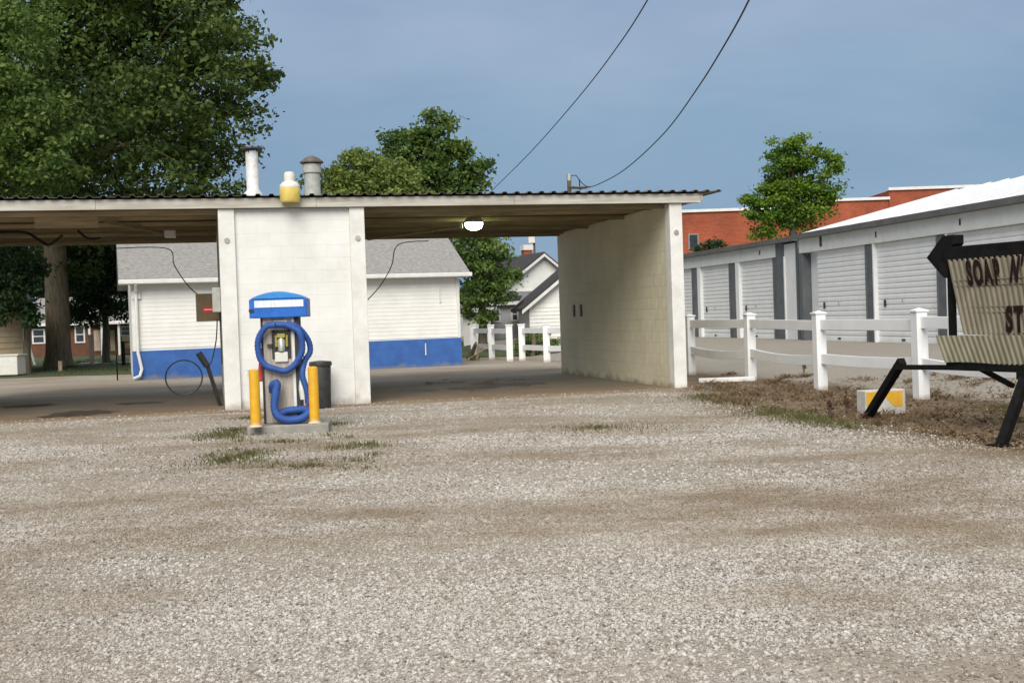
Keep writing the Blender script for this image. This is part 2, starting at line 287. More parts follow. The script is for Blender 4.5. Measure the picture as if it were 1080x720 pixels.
# ------------------------------------------------------------------ mesh helpers
class MB:
    def __init__(s): s.v = []; s.f = []
    def add(s, vs, fs):
        o = len(s.v); s.v += [tuple(v) for v in vs]; s.f += [tuple(i+o for i in f) for f in fs]; return s
    def box(s, x0, x1, y0, y1, z0, z1, mtx=None):
        vs = [Vector((x, y, z)) for z in (z0, z1) for y in (y0, y1) for x in (x0, x1)]
        if mtx: vs = [mtx @ v for v in vs]
        return s.add(vs, [(0, 2, 3, 1), (4, 5, 7, 6), (0, 1, 5, 4), (2, 6, 7, 3), (0, 4, 6, 2), (1, 3, 7, 5)])
    def bar(s, a, b, wx, wz=None, up=(0, 0, 1)):
        a = Vector(a); b = Vector(b); wz = wz or wx; d = (b-a).normalized(); u = Vector(up)
        if abs(d.dot(u)) > .98: u = Vector((0, 1, 0))
        sx = d.cross(u).normalized()*wx/2; sz = sx.cross(d).normalized()*wz/2
        vs = [p+i*sx+j*sz for p in (a, b) for i, j in ((-1, -1), (1, -1), (1, 1), (-1, 1))]
        return s.add(vs, [(3, 2, 1, 0), (4, 5, 6, 7), (0, 1, 5, 4), (1, 2, 6, 5), (2, 3, 7, 6), (3, 0, 4, 7)])
    def tube(s, pts, r, seg=8, caps=True):
        pts = [Vector(p) for p in pts]; n = len(pts); rs = r if isinstance(r, (list, tuple)) else [r]*n
        prev = None; vs = []
        for i, p in enumerate(pts):
            d = (pts[min(i+1, n-1)]-pts[max(i-1, 0)]).normalized()
            if prev is None:
                a = Vector((0, 0, 1)) if abs(d.z) < .9 else Vector((1, 0, 0)); u = d.cross(a).normalized()
            else: u = (prev - d*prev.dot(d)).normalized()
            prev = u; v = d.cross(u)
            for k in range(seg):
                t = 2*math.pi*k/seg; vs.append(p + rs[i]*(math.cos(t)*u + math.sin(t)*v))
        fs = [(i*seg+k, i*seg+(k+1) % seg, (i+1)*seg+(k+1) % seg, (i+1)*seg+k) for i in range(n-1) for k in range(seg)]
        if caps: fs += [tuple(range(seg))[::-1], tuple((n-1)*seg+k for k in range(seg))]
        return s.add(vs, fs)
    def lathe(s, prof, seg=20, c=(0, 0, 0)):
        c = Vector(c); vs = [c+Vector((r*math.cos(2*math.pi*k/seg), r*math.sin(2*math.pi*k/seg), z)) for r, z in prof for k in range(seg)]
        n = len(prof); fs = [(i*seg+k, i*seg+(k+1) % seg, (i+1)*seg+(k+1) % seg, (i+1)*seg+k) for i in range(n-1) for k in range(seg)]
        fs += [tuple(range(seg))[::-1], tuple((n-1)*seg+k for k in range(seg))]
        return s.add(vs, fs)
    def prism(s, poly, off):      # poly: list of 3D points, off: extrusion vector
        off = Vector(off); p = [Vector(q) for q in poly]; n = len(p)
        fs = [tuple(range(n))[::-1], tuple(range(n, 2*n))] + [(i, (i+1) % n, n+(i+1) % n, n+i) for i in range(n)]
        return s.add(p+[q+off for q in p], fs)
    def sheet(s, prof, off):      # open profile extruded
        off = Vector(off); p = [Vector(q) for q in prof]; n = len(p)
        return s.add(p+[q+off for q in p], [(i, i+1, n+i+1, n+i) for i in range(n-1)])
    def mesh(s, name, mat):
        me = bpy.data.meshes.new(name); me.from_pydata(s.v, [], s.f); me.update()
        b = bmesh.new(); b.from_mesh(me); bmesh.ops.recalc_face_normals(b, faces=b.faces); b.to_mesh(me); b.free()
        me.materials.append(mat); return me
    def build(s, name, mat, parent=None, bev=0, smooth=False, kind=None, label=None, loc=None, solid=0):
        me = s.mesh(name, mat); o = bpy.data.objects.new(name, me); COL.objects.link(o)
        if parent: o.parent = parent
        if loc is not None: o.location = loc
        if solid: q = o.modifiers.new('solid', 'SOLIDIFY'); q.thickness = solid
        if bev: q = o.modifiers.new('bevel', 'BEVEL'); q.width = bev; q.segments = 2; q.limit_method = 'ANGLE'; q.angle_limit = R(40)
        if smooth:
            me.polygons.foreach_set('use_smooth', [True]*len(me.polygons))
            try: me.set_sharp_from_angle(angle=R(45))
            except Exception: pass
        if kind: o['kind'] = kind
        if label: o['label'] = label
        return o
def box(*a): return MB().box(*a)
def thing(name, label, cat, loc=(0, 0, 0), rz=0, group=None, scale=1):
    o = bpy.data.objects.new(name, None); COL.objects.link(o); o.empty_display_size = .3
    o.location = loc; o.rotation_euler = (0, 0, rz); o['label'] = label; o['category'] = cat
    if group: o['group'] = group
    return o
def tag(o, label, cat, group=None, kind=None):
    o['label'] = label; o['category'] = cat
    if group: o['group'] = group
    if kind: o['kind'] = kind
    return o
def share(src, parent, loc, name=None, rot=None):
    o = src.copy(); COL.objects.link(o); o.parent = parent; o.location = loc
    if rot is not None: o.rotation_euler = rot
    return o
def copy_tree(root, loc, rz, label):
    r = root.copy(); COL.objects.link(r); r.location = loc; r.rotation_euler = (0, 0, rz); r['label'] = label
    def rec(a, b):
        for ch in list(a.children):
            c = ch.copy(); COL.objects.link(c); c.parent = b; rec(ch, c)
    rec(root, r); return r
def text_mesh(txt, size, mat, depth=.004, xs=1.):
    cu = bpy.data.curves.new('letters', 'FONT'); cu.body = txt; cu.size = size; cu.extrude = depth; cu.align_x = 'LEFT'; cu.offset = size*.045
    o = bpy.data.objects.new('letters', cu); COL.objects.link(o)
    dg = bpy.context.evaluated_depsgraph_get(); me = bpy.data.meshes.new_from_object(o.evaluated_get(dg))
    bpy.data.objects.remove(o); me.transform(Matrix.Diagonal((xs, 1, 1, 1))); me.materials.clear(); me.materials.append(mat); return me

# ------------------------------------------------------------------ ground sheet
def ground():
    xs = np.concatenate([[-900, -400, -200, -120, -80, -60, -45], np.arange(-36, 24.1, .6), [28, 35, 45, 60, 90, 150, 300, 900]])
    ys = np.concatenate([[-300, -80, -20, -5], np.arange(0, 62, .6), [66, 75, 90, 120, 180, 300, 600, 1500]])
    X, Y = np.meshgrid(xs, ys)
    n = .972*(X-5.15) + .235*(Y-20.6); Z = .38*sstep(.3, 4.5, n)
    und = .012*np.sin(X*1.1+Y*.5)*np.sin(Y*.9-X*.3)
    Z = Z + und*((Y > 1) & (Y < 19))
    v = np.stack([X.ravel(), Y.ravel(), Z.ravel()], 1); nx = len(xs); ny = len(ys)
    f = [(j*nx+i, j*nx+i+1, (j+1)*nx+i+1, (j+1)*nx+i) for j in range(ny-1) for i in range(nx-1)]
    me = bpy.data.meshes.new('ground'); me.from_pydata(v.tolist(), [], f); me.materials.append(M['ground'])
    me.polygons.foreach_set('use_smooth', [True]*len(f))
    o = bpy.data.objects.new('ground', me); COL.objects.link(o); o['kind'] = 'structure'; return o
ground()
def patch(name, pts, z, mat, jit=.25, kind='structure', sub=10, thick=0):
    """irregular-edged sheet on the ground"""
    vs = []; n = len(pts)
    for i in range(n):
        a, b = Vector(pts[i][:2]), Vector(pts[(i+1) % n][:2])
        for k in range(sub):
            q = a.lerp(b, k/sub); d = (b-a).normalized(); nrm = Vector((-d.y, d.x))
            q = q + nrm*random.uniform(-jit, jit); vs.append((q.x, q.y, z + gz(q.x, q.y)))
    me = bpy.data.meshes.new(name); me.from_pydata(vs, [], [tuple(range(len(vs)))]); me.materials.append(mat)
    o = bpy.data.objects.new(name, me); COL.objects.link(o); o['kind'] = kind; return o
M['lawn'] = mk('lawn_ground', (.045, .065, .02), (.085, .10, .035), .95, 3, .5, 30)
M['path'] = mk('pale_path', (.42, .40, .35), (.34, .32, .28), .9, 4)
patch('lawn', [(-60, 39.2), (-20, 39.6), (-11.5, 38.6), (-11.0, 50), (-7, 62), (-5, 110), (-60, 110)], .012, M['lawn'], .2)
patch('path', [(-18.5, 52.5), (-11.8, 50.5), (-11.6, 52.3), (-19, 54.5)], .024, M['path'], .05)
patch('far_grass', [(-3, 44), (4, 41.5), (7, 70), (4, 95), (-8, 95), (-6, 60)], .012, M['lawn'], .3)

# ------------------------------------------------------------------ loose gravel (uncountable: one object, instanced stones)
def gravel():
    pts = []; sz = []
    def fill(d0, d1, dens, s0, s1):
        area = .5*(d0+d1)*(2*.47)*(d1-d0) + 4*(d1-d0); n = int(area*dens)
        D = np.sqrt(RNG.uniform(d0*d0, d1*d1, n)); X = RNG.uniform(-1, 1, n)*(D*.45+1.8)
        # fewer stones where tyres have worn fines to the surface
        b = np.sin(D*2.1 + .25*X + .8*np.sin(X*.7)) * np.sin(D*.83 - .13*X + 1.7)
        b = b*.6 + .5*np.sin(X*.9+D*.37+2)*np.sin(D*1.27-X*.21) + RNG.normal(0, .25, n); keep = RNG.random(n) < np.clip(.72 - .55*b, .22, 1)
        nv = .972*(X-5.15)+.235*(D-20.6); edge = -2.9+.3*np.maximum(D-17, 0)+RNG.normal(0, .45, n); keep &= ~((nv > edge) & (D > 10.3+RNG.normal(0, .5, n)))
        tt = -(X+4.75)*math.sin(R(13.6)) + (D-20.25)*math.cos(R(13.6)); ss = (X+4.75)*math.cos(R(13.6)) + (D-20.25)*math.sin(R(13.6))
        keep &= ~((tt > -.32) & (ss < 8.2) & (RNG.random(n) > np.exp(-(tt+.32)*5)*.7)); keep &= ~((tt > -.02) & (((ss > 0) & (ss < 2.4)) | ((ss > 7.8) & (ss < 8.2))))
        X, D, tt, ss = X[keep], D[keep], tt[keep], ss[keep]; z = np.where((tt > -.32) & (ss < 8.2), .022, .012*np.sin(X*1.1+D*.5)*np.sin(D*.9-X*.3)*(D < 19))
        pts.append(np.stack([X, D, z+.002], 1)); sz.append(s0*(s1/s0)**(RNG.random(len(X))**2.2))
    fill(3.6, 6.5, 8500, .003, .0115); fill(6.5, 10, 4200, .0045, .013); fill(10, 16, 1300, .006, .016); fill(16, 23, 330, .008, .018)
    P = np.concatenate(pts); S = np.concatenate(sz)
    me = bpy.data.meshes.new('loose_gravel'); me.from_pydata(P.tolist(), [], [])
    a = me.attributes.new('size', 'FLOAT', 'POINT'); a.data.foreach_set('value', S.astype(np.float32))
    o = bpy.data.objects.new('loose_gravel', me); COL.objects.link(o)
    tag(o, 'loose pale limestone gravel scattered over the forecourt', 'gravel', kind='stuff')
    g = bpy.data.node_groups.new('scatter', 'GeometryNodeTree')
    g.interface.new_socket('Geometry', in_out='INPUT', socket_type='NodeSocketGeometry'); g.interface.new_socket('Geometry', in_out='OUTPUT', socket_type='NodeSocketGeometry')
    N = g.nodes; K = g.links.new; gi = N.new('NodeGroupInput'); go = N.new('NodeGroupOutput')
    join = N.new('GeometryNodeGeometryToInstance')
    for k in range(4):
        ic = N.new('GeometryNodeMeshIcoSphere'); ic.inputs['Radius'].default_value = 1; ic.inputs['Subdivisions'].default_value = 1
        sp = N.new('GeometryNodeSetPosition'); rv = N.new('FunctionNodeRandomValue'); rv.data_type = 'FLOAT_VECTOR'
        rv.inputs[0].default_value = (-.33, -.33, -.33); rv.inputs[1].default_value = (.33, .33, .33); rv.inputs['Seed'].default_value = k+3
        sm = N.new('GeometryNodeSetMaterial'); sm.inputs['Material'].default_value = M['stone']
        tr = N.new('GeometryNodeTransform'); tr.inputs['Scale'].default_value = (1.2-.1*k, .85+.08*k, .6+.05*k)
        K(ic.outputs[0], sp.inputs[0]); K(rv.outputs[0], sp.inputs['Offset']); K(sp.outputs[0], sm.inputs[0]); K(sm.outputs[0], tr.inputs[0]); K(tr.outputs[0], join.inputs[0])
    ip = N.new('GeometryNodeInstanceOnPoints'); ip.inputs['Pick Instance'].default_value = True
    mp = N.new('GeometryNodeMeshToPoints')
    idx = N.new('FunctionNodeRandomValue'); idx.data_type = 'INT'; idx.inputs[4].default_value = 0; idx.inputs[5].default_value = 3
    rr = N.new('FunctionNodeRandomValue'); rr.data_type = 'FLOAT_VECTOR'; rr.inputs[0].default_value = (-.5, -.5, 0); rr.inputs[1].default_value = (.5, .5, 6.28); rr.inputs['Seed'].default_value = 11
    na = N.new('GeometryNodeInputNamedAttribute'); na.data_type = 'FLOAT'; na.inputs[0].default_value = 'size'
    K(gi.outputs[0], mp.inputs[0]); K(mp.outputs[0], ip.inputs[0]); K(join.outputs[0], ip.inputs['Instance']); K(idx.outputs[2], ip.inputs['Instance Index'])
    K(rr.outputs[0], ip.inputs['Rotation']); K(na.outputs[0], ip.inputs['Scale']); K(ip.outputs[0], go.inputs[0])
    md = o.modifiers.new('scatter', 'NODES'); md.node_group = g
gravel()

# ------------------------------------------------------------------ blades, weeds
def blades(name, spots, mat, hmin, hmax, width, label, cat, kind='stuff', lean=.35):
    """spots: (x, y, rx, ry, n)"""
    V = []; T = []
    for (x, y, rx, ry, n) in spots:
        a = RNG.uniform(0, 2*np.pi, n); q = np.clip(np.abs(RNG.normal(0, .5, n)), 0, 1.3)
        bx = x+rx*q*np.cos(a); by = y+ry*q*np.sin(a); h = RNG.uniform(hmin, hmax, n)*(1.15-.5*q)
        th = RNG.uniform(0, np.pi, n); lx = RNG.normal(0, lean, n)*h; ly = RNG.normal(0, lean, n)*h
        wx, wy = np.cos(th)*width/2, np.sin(th)*width/2
        bz = np.array([gz(p, r) for p, r in zip(bx, by)])
        v = np.stack([np.stack([bx-wx, by-wy, bz], 1), np.stack([bx+wx, by+wy, bz], 1),
                      np.stack([bx+wx*.6+lx*.4, by+wy*.6+ly*.4, bz+h*.6], 1), np.stack([bx+lx, by+ly, bz+h], 1), np.stack([bx-wx*.6+lx*.4, by-wy*.6+ly*.4, bz+h*.6], 1)], 1)
        V.append(v); T.append(RNG.random(n))
    V = np.concatenate(V); T = np.concatenate(T); n = len(V)
    me = bpy.data.meshes.new(name); me.from_pydata(V.reshape(-1, 3).tolist(), [], (np.arange(n*5).reshape(-1, 5)).tolist())
    me.materials.append(mat); at_ = me.attributes.new('tint', 'FLOAT', 'POINT'); at_.data.foreach_set('value', np.repeat(T, 5).astype(np.float32))
    o = bpy.data.objects.new(name, me); COL.objects.link(o); tag(o, label, cat, kind=kind); return o
def G(x, y): p = gp(x, y); return (p.x, p.y)
sp = []
for (x, y, rx, ry, n) in ((247, 455, .35, .5, 500), (232, 460, .5, .5, 260), (240, 485, .55, .7, 380), (262, 479, .35, .4, 160), (328, 493, .3, .25, 130), (262, 442, .35, .3, 300),
                          (352, 448, .3, .3, 120), (375, 470, .5, .35, 110), (630, 452, .8, .6, 420), (300, 466, .5, .15, 120)):
    p = G(x, y); sp.append((*p, rx, ry, n))
sp = [(x, y, rx*1.5, ry*1.6, int(n*1.6)) for x, y, rx, ry, n in sp]
for i in range(34):
    p = G(random.uniform(205, 400), random.uniform(452, 496)); sp.append((*p, .3, .4, 45))
blades('grass_tufts', sp, M['grassb'], .015, .055, .012, 'low green grass tufts round the vacuum island and forecourt', 'grass')
sp = []
for (x, y, n) in ((745, 420, 500), (775, 424, 350), (815, 436, 500), (845, 441, 600), (870, 446, 500), (895, 452, 260), (760, 412, 200), (1062, 432, 500), (1075, 445, 260)):
    p = G(x, y); sp.append((*p, .55, .8, n))
blades('verge_grass', [(x, y, rx*1.3, ry*1.3, n) for x, y, rx, ry, n in sp], M['grassb'], .02, .08, .012, 'patchy dull green grass on the dirt verge by the white fence', 'grass')
sp = []
for i in range(130):
    k = random.random(); x = 735+345*k; y = 404+random.random()*(18+52*k); p = G(x, y); sp.append((*p, .3, .45, 48))
for (x, y, n) in ((885, 428, 160), (905, 425, 120), (850, 400, 200), (830, 400, 200), (770, 396, 120), (1010, 408, 200), (1040, 410, 160), (815, 404, 160)):
    p = G(x, y); sp.append((*p, .35, .3, n))
blades('dry_weeds', sp, M['dryb'], .015, .10, .012, 'brown withered weeds and litter on the dirt verge', 'weeds', lean=1.1)
M['litter'] = M['dryb']
sp = []
for i in range(90):
    x = random.uniform(-34, -11.6); y = random.uniform(39.8, 60); sp.append((x, y, 1.4, 1.2, 70))
blades('lawn_grass', sp, M['grassd'], .05, .12, .03, 'mown lawn grass under the big oak behind the left bay', 'grass')
def dead_weed(px, py, h, label):
    p = gp(px, py); b = MB(); lv = MB()
    for i in range(7):
        a = random.uniform(0, 6.28); l = random.uniform(.05, .22)*h; t = Vector((math.cos(a)*l, math.sin(a)*l, h*random.uniform(.6, 1)))
        b.tube([(0, 0, 0), t*.5+Vector((0, 0, .05*h)), t], [.006, .004, .002], 4)
        for j in range(9):
            c = t*random.uniform(.35, 1); s = .03; d = Vector([random.uniform(-s, s) for _ in range(3)]); e = Vector([random.uniform(-s, s) for _ in range(3)])
            lv.add([c, c+d, c+d+e, c+e], [(0, 1, 2, 3)])
    th = thing('dead_weed', label, 'weed', (p.x, p.y, gz(p.x, p.y)), 0, 'dead weeds standing on the verge')
    b.build('stem', M['bark'], th); lv.build('foliage', mk('withered_leaf', (.10, .05, .03), (.16, .09, .055), .9), th)
dead_weed(876, 441, .33, 'dark dead weed on the verge left of the yellow and white block')
dead_weed(893, 436, .26, 'short withered weed close beside the yellow and white block')
dead_weed(848, 398, .36, 'dry brown weed at the fence between two white posts')
dead_weed(1018, 405, .36, 'withered weed under the message sign beside the last fence post')
dead_weed(1043, 402, .30, 'small reddish dead weed under the message sign')

# ------------------------------------------------------------------ car wash
ANG = R(13.6); P0 = Vector((-4.75, 20.25, 0))
e1 = Vector((math.cos(ANG), math.sin(ANG), 0)); e2 = Vector((-math.sin(ANG), math.cos(ANG), 0))
def W(s, t, z=0): return P0 + e1*s + e2*t + Vector((0, 0, z))
TOP = 3.33; DEP = 7.5; SR0, SR1 = 7.87, 8.10; SL0, SL1 = -5.75, -5.5
fl = box(SL0-.1, SR1+.1, -.32, DEP+.4, -.05, .022).build('concrete_floor', M['floor'], loc=P0); fl.rotation_euler.z = ANG; fl['kind'] = 'structure'
cw = thing('car_wash', 'white block self service car wash with two open bays and a central equipment room', 'car wash', P0, ANG)
# equipment room
box(.26, 2.15, .075, DEP-.3, 0, TOP).build('equipment_room_wall', M['paint'], cw)
box(0, .26, 0, DEP-.25, 0, TOP).build('column', M['column'], cw, bev=.006)
box(2.15, 2.40, 0, DEP-.25, 0, TOP).build('column', M['column'], cw, bev=.006)
# right wall (core) and left wall
box(SR0+.012, SR1, .25, DEP-.05, 0, TOP-.02).build('side_wall', M['cream'], cw)
box(SR0-.004, SR1+.004, 0, .25, 0, TOP).build('column', M['column'], cw, bev=.006)
box(SL0, SL1, 0, DEP, 0, TOP).build('side_wall', M['cream'], cw)
# blocks: shared meshes
def plate(w_, h_, d=.0035, c=.003):
    v = [(0, 0, 0), (w_, 0, 0), (w_, 0, h_), (0, 0, h_), (c, -d, c), (w_-c, -d, c), (w_-c, -d, h_-c), (c, -d, h_-c)]
    return MB().add(v, [(0, 1, 5, 4), (1, 2, 6, 5), (2, 3, 7, 6), (3, 0, 4, 7), (4, 5, 6, 7)])
def block_face(n_full, blockw, rows, rowh, mat, origin, rot, limit, joint=.004, endw=None):
    full = plate(blockw-joint, rowh-joint).mesh('block', mat); half = plate(blockw/2-joint, rowh-joint).mesh('block', mat)
    rest = MB(); cnt = 0; jobs = []
    for r_ in range(rows):
        z = r_*rowh + joint/2
        if r_ % 2 == 0: jobs += [(i*blockw, z, full, blockw) for i in range(n_full)]
        else: jobs += [(0, z, half, blockw/2)] + [(blockw*(i+.5), z, full, blockw) for i in range(n_full-1)] + [(blockw*(n_full-.5), z, half, blockw/2)]
    jobs.sort(key=lambda j: j[0])
    mt = Matrix.Translation(origin) @ Matrix.Rotation(rot, 4, 'Z')
    for (x, z, me, bw) in jobs:
        if cnt < limit:
            o = bpy.data.objects.new('block', me); COL.objects.link(o); o.parent = cw; o.matrix_local = mt @ Matrix.Translation((x+joint/2, 0, z)); cnt += 1
        else:
            p = plate(bw-joint, rowh-joint); rest.add([mt @ Vector((v[0]+x+joint/2, v[1], v[2]+z)) for v in p.v], p.f)
    if rest.v: rest.build('block_courses', mat, cw, kind='stuff')
    return cnt
n = block_face(5, .378, 16, TOP/16, M['paint'], Vector((.26, .075, 0)), 0, 100, joint=.0015)
# right wall face looks towards -s; its length runs along +t: local x -> +t needs rotation; plate normal is -y -> must point to -s
def block_face_right():
    # rotate +90: x->+t, -y -> +s ; so mirror by running x towards -t (rotation -90: x->-t, -y->-s)
    global n
    mt0 = Vector((SR0+.012, DEP-.05, 0)); L_ = DEP-.05-.25; bw = L_/18
    full = plate(bw-.003, TOP/16-.003).mesh('block', M['cream']); half = plate(bw/2-.003, TOP/16-.003).mesh('block', M['cream'])
    jobs = []
    for r_ in range(16):
        z = r_*TOP/16
        if r_ % 2 == 0: jobs += [(i*bw, z, full, bw) for i in range(18)]
        else: jobs += [(0, z, half, bw/2)] + [(bw*(i+.5), z, full, bw) for i in range(17)] + [(bw*17.5, z, half, bw/2)]
    jobs.sort(key=lambda j: -j[0])
    mt = Matrix.Translation(mt0) @ Matrix.Rotation(R(-90), 4, 'Z'); rest = MB()
    for k, (x, z, me, b_) in enumerate(jobs):
        if n < 300:
            o = bpy.data.objects.new('block', me); COL.objects.link(o); o.parent = cw; o.matrix_local = mt @ Matrix.Translation((x+.002, 0, z+.0025)); n += 1
        else:
            p = plate(b_-.003, TOP/16-.003); rest.add([mt @ Vector((v[0]+x+.002, v[1], v[2]+z+.0025)) for v in p.v], p.f)
    rest.build('block_courses', M['cream'], cw, kind='stuff')
block_face_right()
# fascia boards, header beams, purlins, rafters, roof panels
for a, b_ in ((SL0-.3, -1.9), (-1.897, 1.6), (1.603, 5.0), (5.003, 8.45)):
    box(a, b_, -.055, -.012, TOP+.002, TOP+.165).build('fascia_board', M['fascia'], cw, bev=.004)
box(8.452, 8.495, -.05, DEP+.1, TOP+.04, TOP+.16).build('gable_board', M['fascia'], cw, bev=.004)
for i, t in enumerate((.02, .95, 1.95, 2.95, 3.95, 4.95, 5.95, 6.9, 7.45)):
    for (a, b_) in ((SL0, 8.43),):    # run over both bays
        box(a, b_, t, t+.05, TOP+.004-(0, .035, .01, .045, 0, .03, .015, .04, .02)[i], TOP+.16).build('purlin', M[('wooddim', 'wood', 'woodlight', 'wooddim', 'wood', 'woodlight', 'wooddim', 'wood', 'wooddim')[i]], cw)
# lower header beams hang inside each bay between the walls
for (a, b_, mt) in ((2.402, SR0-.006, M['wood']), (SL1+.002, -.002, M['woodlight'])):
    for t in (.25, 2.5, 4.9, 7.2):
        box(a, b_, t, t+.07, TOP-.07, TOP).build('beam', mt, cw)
# ceiling boards between purlins seen from below, slightly uneven
for k in range(12):
    t0 = .07+k*.63
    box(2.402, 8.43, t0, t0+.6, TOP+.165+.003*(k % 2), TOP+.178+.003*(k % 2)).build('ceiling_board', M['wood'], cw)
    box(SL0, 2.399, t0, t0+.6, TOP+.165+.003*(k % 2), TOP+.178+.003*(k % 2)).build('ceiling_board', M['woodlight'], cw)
def rib_panel(wd, ribs, length, hgt=.03):
    prof = []; p = wd/ribs
    for i in range(ribs):
        x = i*p; prof += [(x, 0, 0), (x+p*.55, 0, 0), (x+p*.65, 0, hgt), (x+p*.88, 0, hgt), (x+p*.98, 0, 0)]
    prof.append((wd+.01, 0, 0)); return MB().sheet(prof, (0, length, 0))
rp0 = rib_panel(.9, 4, DEP+.55).build('roof_panel', M['roofmetal'], cw, solid=.004)
xs0 = SL0-.35; nP = int((8.82-xs0)/.9)+1; stp = (8.82-xs0)/nP
rp0.location = (xs0, -.14, TOP+.19); rp0.scale.x = stp/.9
for i in range(1, nP):
    o = share(rp0, cw, (xs0+i*stp, -.14, TOP+.19+.002*(i % 2)))
# brace plate and junction board in left bay
box(-4.15+1.2, -3.55+1.6, .9, 1.0, TOP-.20, TOP-.01).build('junction_board', M['woodlight'], cw)
MB().bar((-1.9, 1.6, TOP-.05), (-.8, 3.4, TOP-.16), .06, .06).build('brace', M['wood'], cw)
box(-.95, -.75, 2.7, 2.9, TOP-.26, TOP-.13).build('junction_box', M['palewhite'], cw, bev=.01)
# small vents on the right wall
for t in (5.6, 6.15):
    q = box(SR0-.012, SR0-.001, t, t+.12, 1.35, 1.62).build('wall_outlet', M['dark'], cw)
# round marks on columns
for s_ in (.13, 2.28, 7.98):
    MB().tube([(s_, .002, TOP-.52), (s_, -.02, TOP-.52)], .045, 14).build('lamp_socket', M['galv'], cw)
# roof vents (on the roof, behind the fascia)
v1 = MB().lathe([(.16, 0), (.16, .10), (.105, .16), (.105, .72), (.105, .80)], 20)
v1 = v1.build('vent_pipe', M['whitevent'], cw, smooth=True, loc=(.60, .55, TOP+.2))
MB().lathe([(.02, 0), (.185, 0), (.19, .02), (.03, .035)], 20).build('vent_cap', M['roofmetal'], v1, loc=(0, 0, .85))
for k in range(3):
    a = k*2.094; MB().tube([(.1*math.cos(a), .1*math.sin(a), .78), (.1*math.cos(a), .1*math.sin(a), .86)], .01, 6).build('bracket', M['roofmetal'], v1)
v2 = MB().lathe([(.15, 0), (.14, .04), (.135, .46), (.16, .47), (.16, .62), (.14, .63)], 20).build('vent_pipe', M['greyvent'], cw, smooth=True, loc=(1.62, .8, TOP+.2))
MB().lathe([(.20, 0), (.205, .02), (.12, .09), (.03, .13), (.0, .135)], 20).build('vent_cap', M['roofmetal'], v2, smooth=True, loc=(0, 0, .64))
# yellow and white beacon tub on the fascia
bt = thing('beacon_lamp', 'yellow and white barrel shaped lamp mounted on the roof edge above the pylon', 'lamp', W(1.17, -.06, TOP+.08), ANG)
MB().lathe([(.145, 0), (.165, .03), (.17, .2), (.165, .235)], 24, (0, -.10, 0)).build('lamp_base', M['yellowplastic'], bt, smooth=True)
MB().lathe([(.165, .236), (.168, .27), (.12, .33), (.10, .335)], 24, (0, -.10, 0)).build('collar', M['palewhite'], bt, smooth=True)
MB().lathe([(.085, .335), (.09, .36), (.09, .45), (.075, .49), (.03, .50)], 20, (0, -.10, 0)).build('globe', M['palewhite'], bt, smooth=True)
# lit dome lamp in the right bay
lp = thing('bay_lamp', 'lit white dome lamp hanging under the ceiling of the right bay', 'lamp', W(4.75, 2.2, TOP-.02), ANG)
MB().lathe([(.0, 0), (.12, 0), (.17, -.05), (.18, -.10)][::-1], 24).build('housing', M['galv'], lp, smooth=True)
MB().lathe([(.172, -.10), (.170, -.15), (.14, -.21), (.07, -.24), (.0, -.245)], 24).build('lens', M['lampglow'], lp, smooth=True)
# swing hose booms with hanging hoses
bm = thing('hose_boom', 'overhead swing boom with a black hose drooping in the right bay', 'hose boom', W(4.45, 2.0, TOP-.14), ANG)
MB().tube([(0, 0, .0), (0, 0, -.1)], .045, 12).build('pivot', M['galv'], bm)
MB().tube([(0, 0, -.07), (-1.3, 3.6, -.03)], .028, 8).build('arm', M['woodlight'], bm)
def arc(a, b, sag, n=14):
    a, b = Vector(a), Vector(b); return [a.lerp(b, i/n)-Vector((0, 0, sag*4*(i/n)*(1-i/n))) for i in range(n+1)]
def Wi(v): # world to car wash local offset from W()
    d = Vector(v)-P0; return Vector((d.dot(e1), d.dot(e2), d.z))
cord = [W(2.41+2.25, 5.9, 3.12), W(2.41+1.75, 5.9, 3.12), at(418, 257, 26.0), at(413, 280, 25.6), at(402, 300, 25.2), at(389, 315, 24.8)]
def smoothpts(pts, n=6):
    P = [Vector(p) for p in pts]; P = [P[0]]+P+[P[-1]]; o = []
    for i in range(1, len(P)-2):
        for k in range(n):
            t = k/n; a, b, c, d = P[i-1], P[i], P[i+1], P[i+2]
            o.append(.5*((2*b)+(c-a)*t+(2*a-5*b+4*c-d)*t*t+(3*b-a-3*c+d)*t**3))
    o.append(P[-2]); return o
tag(MB().tube(smoothpts([at(452, 254, 25.5), at(420, 258, 25.5), at(413, 280, 25.2), at(402, 300, 24.6), at(388, 316, 24.0)]), .010, 6).build('pressure_hose', M['hoseblack']),
    'thin black hose drooping from the ceiling to the pylon in the right bay', 'hose', 'pressure hoses of the wash bays')
tag(MB().tube(smoothpts([at(120, 262, 24.5), at(176, 262, 24.5), at(184, 280, 24.0), at(200, 303, 23.0), at(224, 322, 21.8)]), .010, 6).build('pressure_hose', M['hoseblack']),
    'thin black hose running from the ceiling down to the control box in the left bay', 'hose', 'pressure hoses of the wash bays')
tag(MB().tube(smoothpts([at(-30, 246, 23), at(0, 245, 23), at(26, 245, 23), at(38, 251, 23), at(50, 258, 23), at(58, 255, 23), at(66, 248, 23)]), .028, 6).build('ceiling_hose', M['hoseblack']),
    'thick black hose sagging along the ceiling of the left bay', 'hose')
tag(MB().tube(smoothpts([at(82, 243, 23), at(90, 250, 23), at(98, 252, 23), at(106, 251, 23)]), .024, 6).build('ceiling_hose', M['hoseblack']),
    'short black hose loop under the ceiling right of the junction board', 'hose')
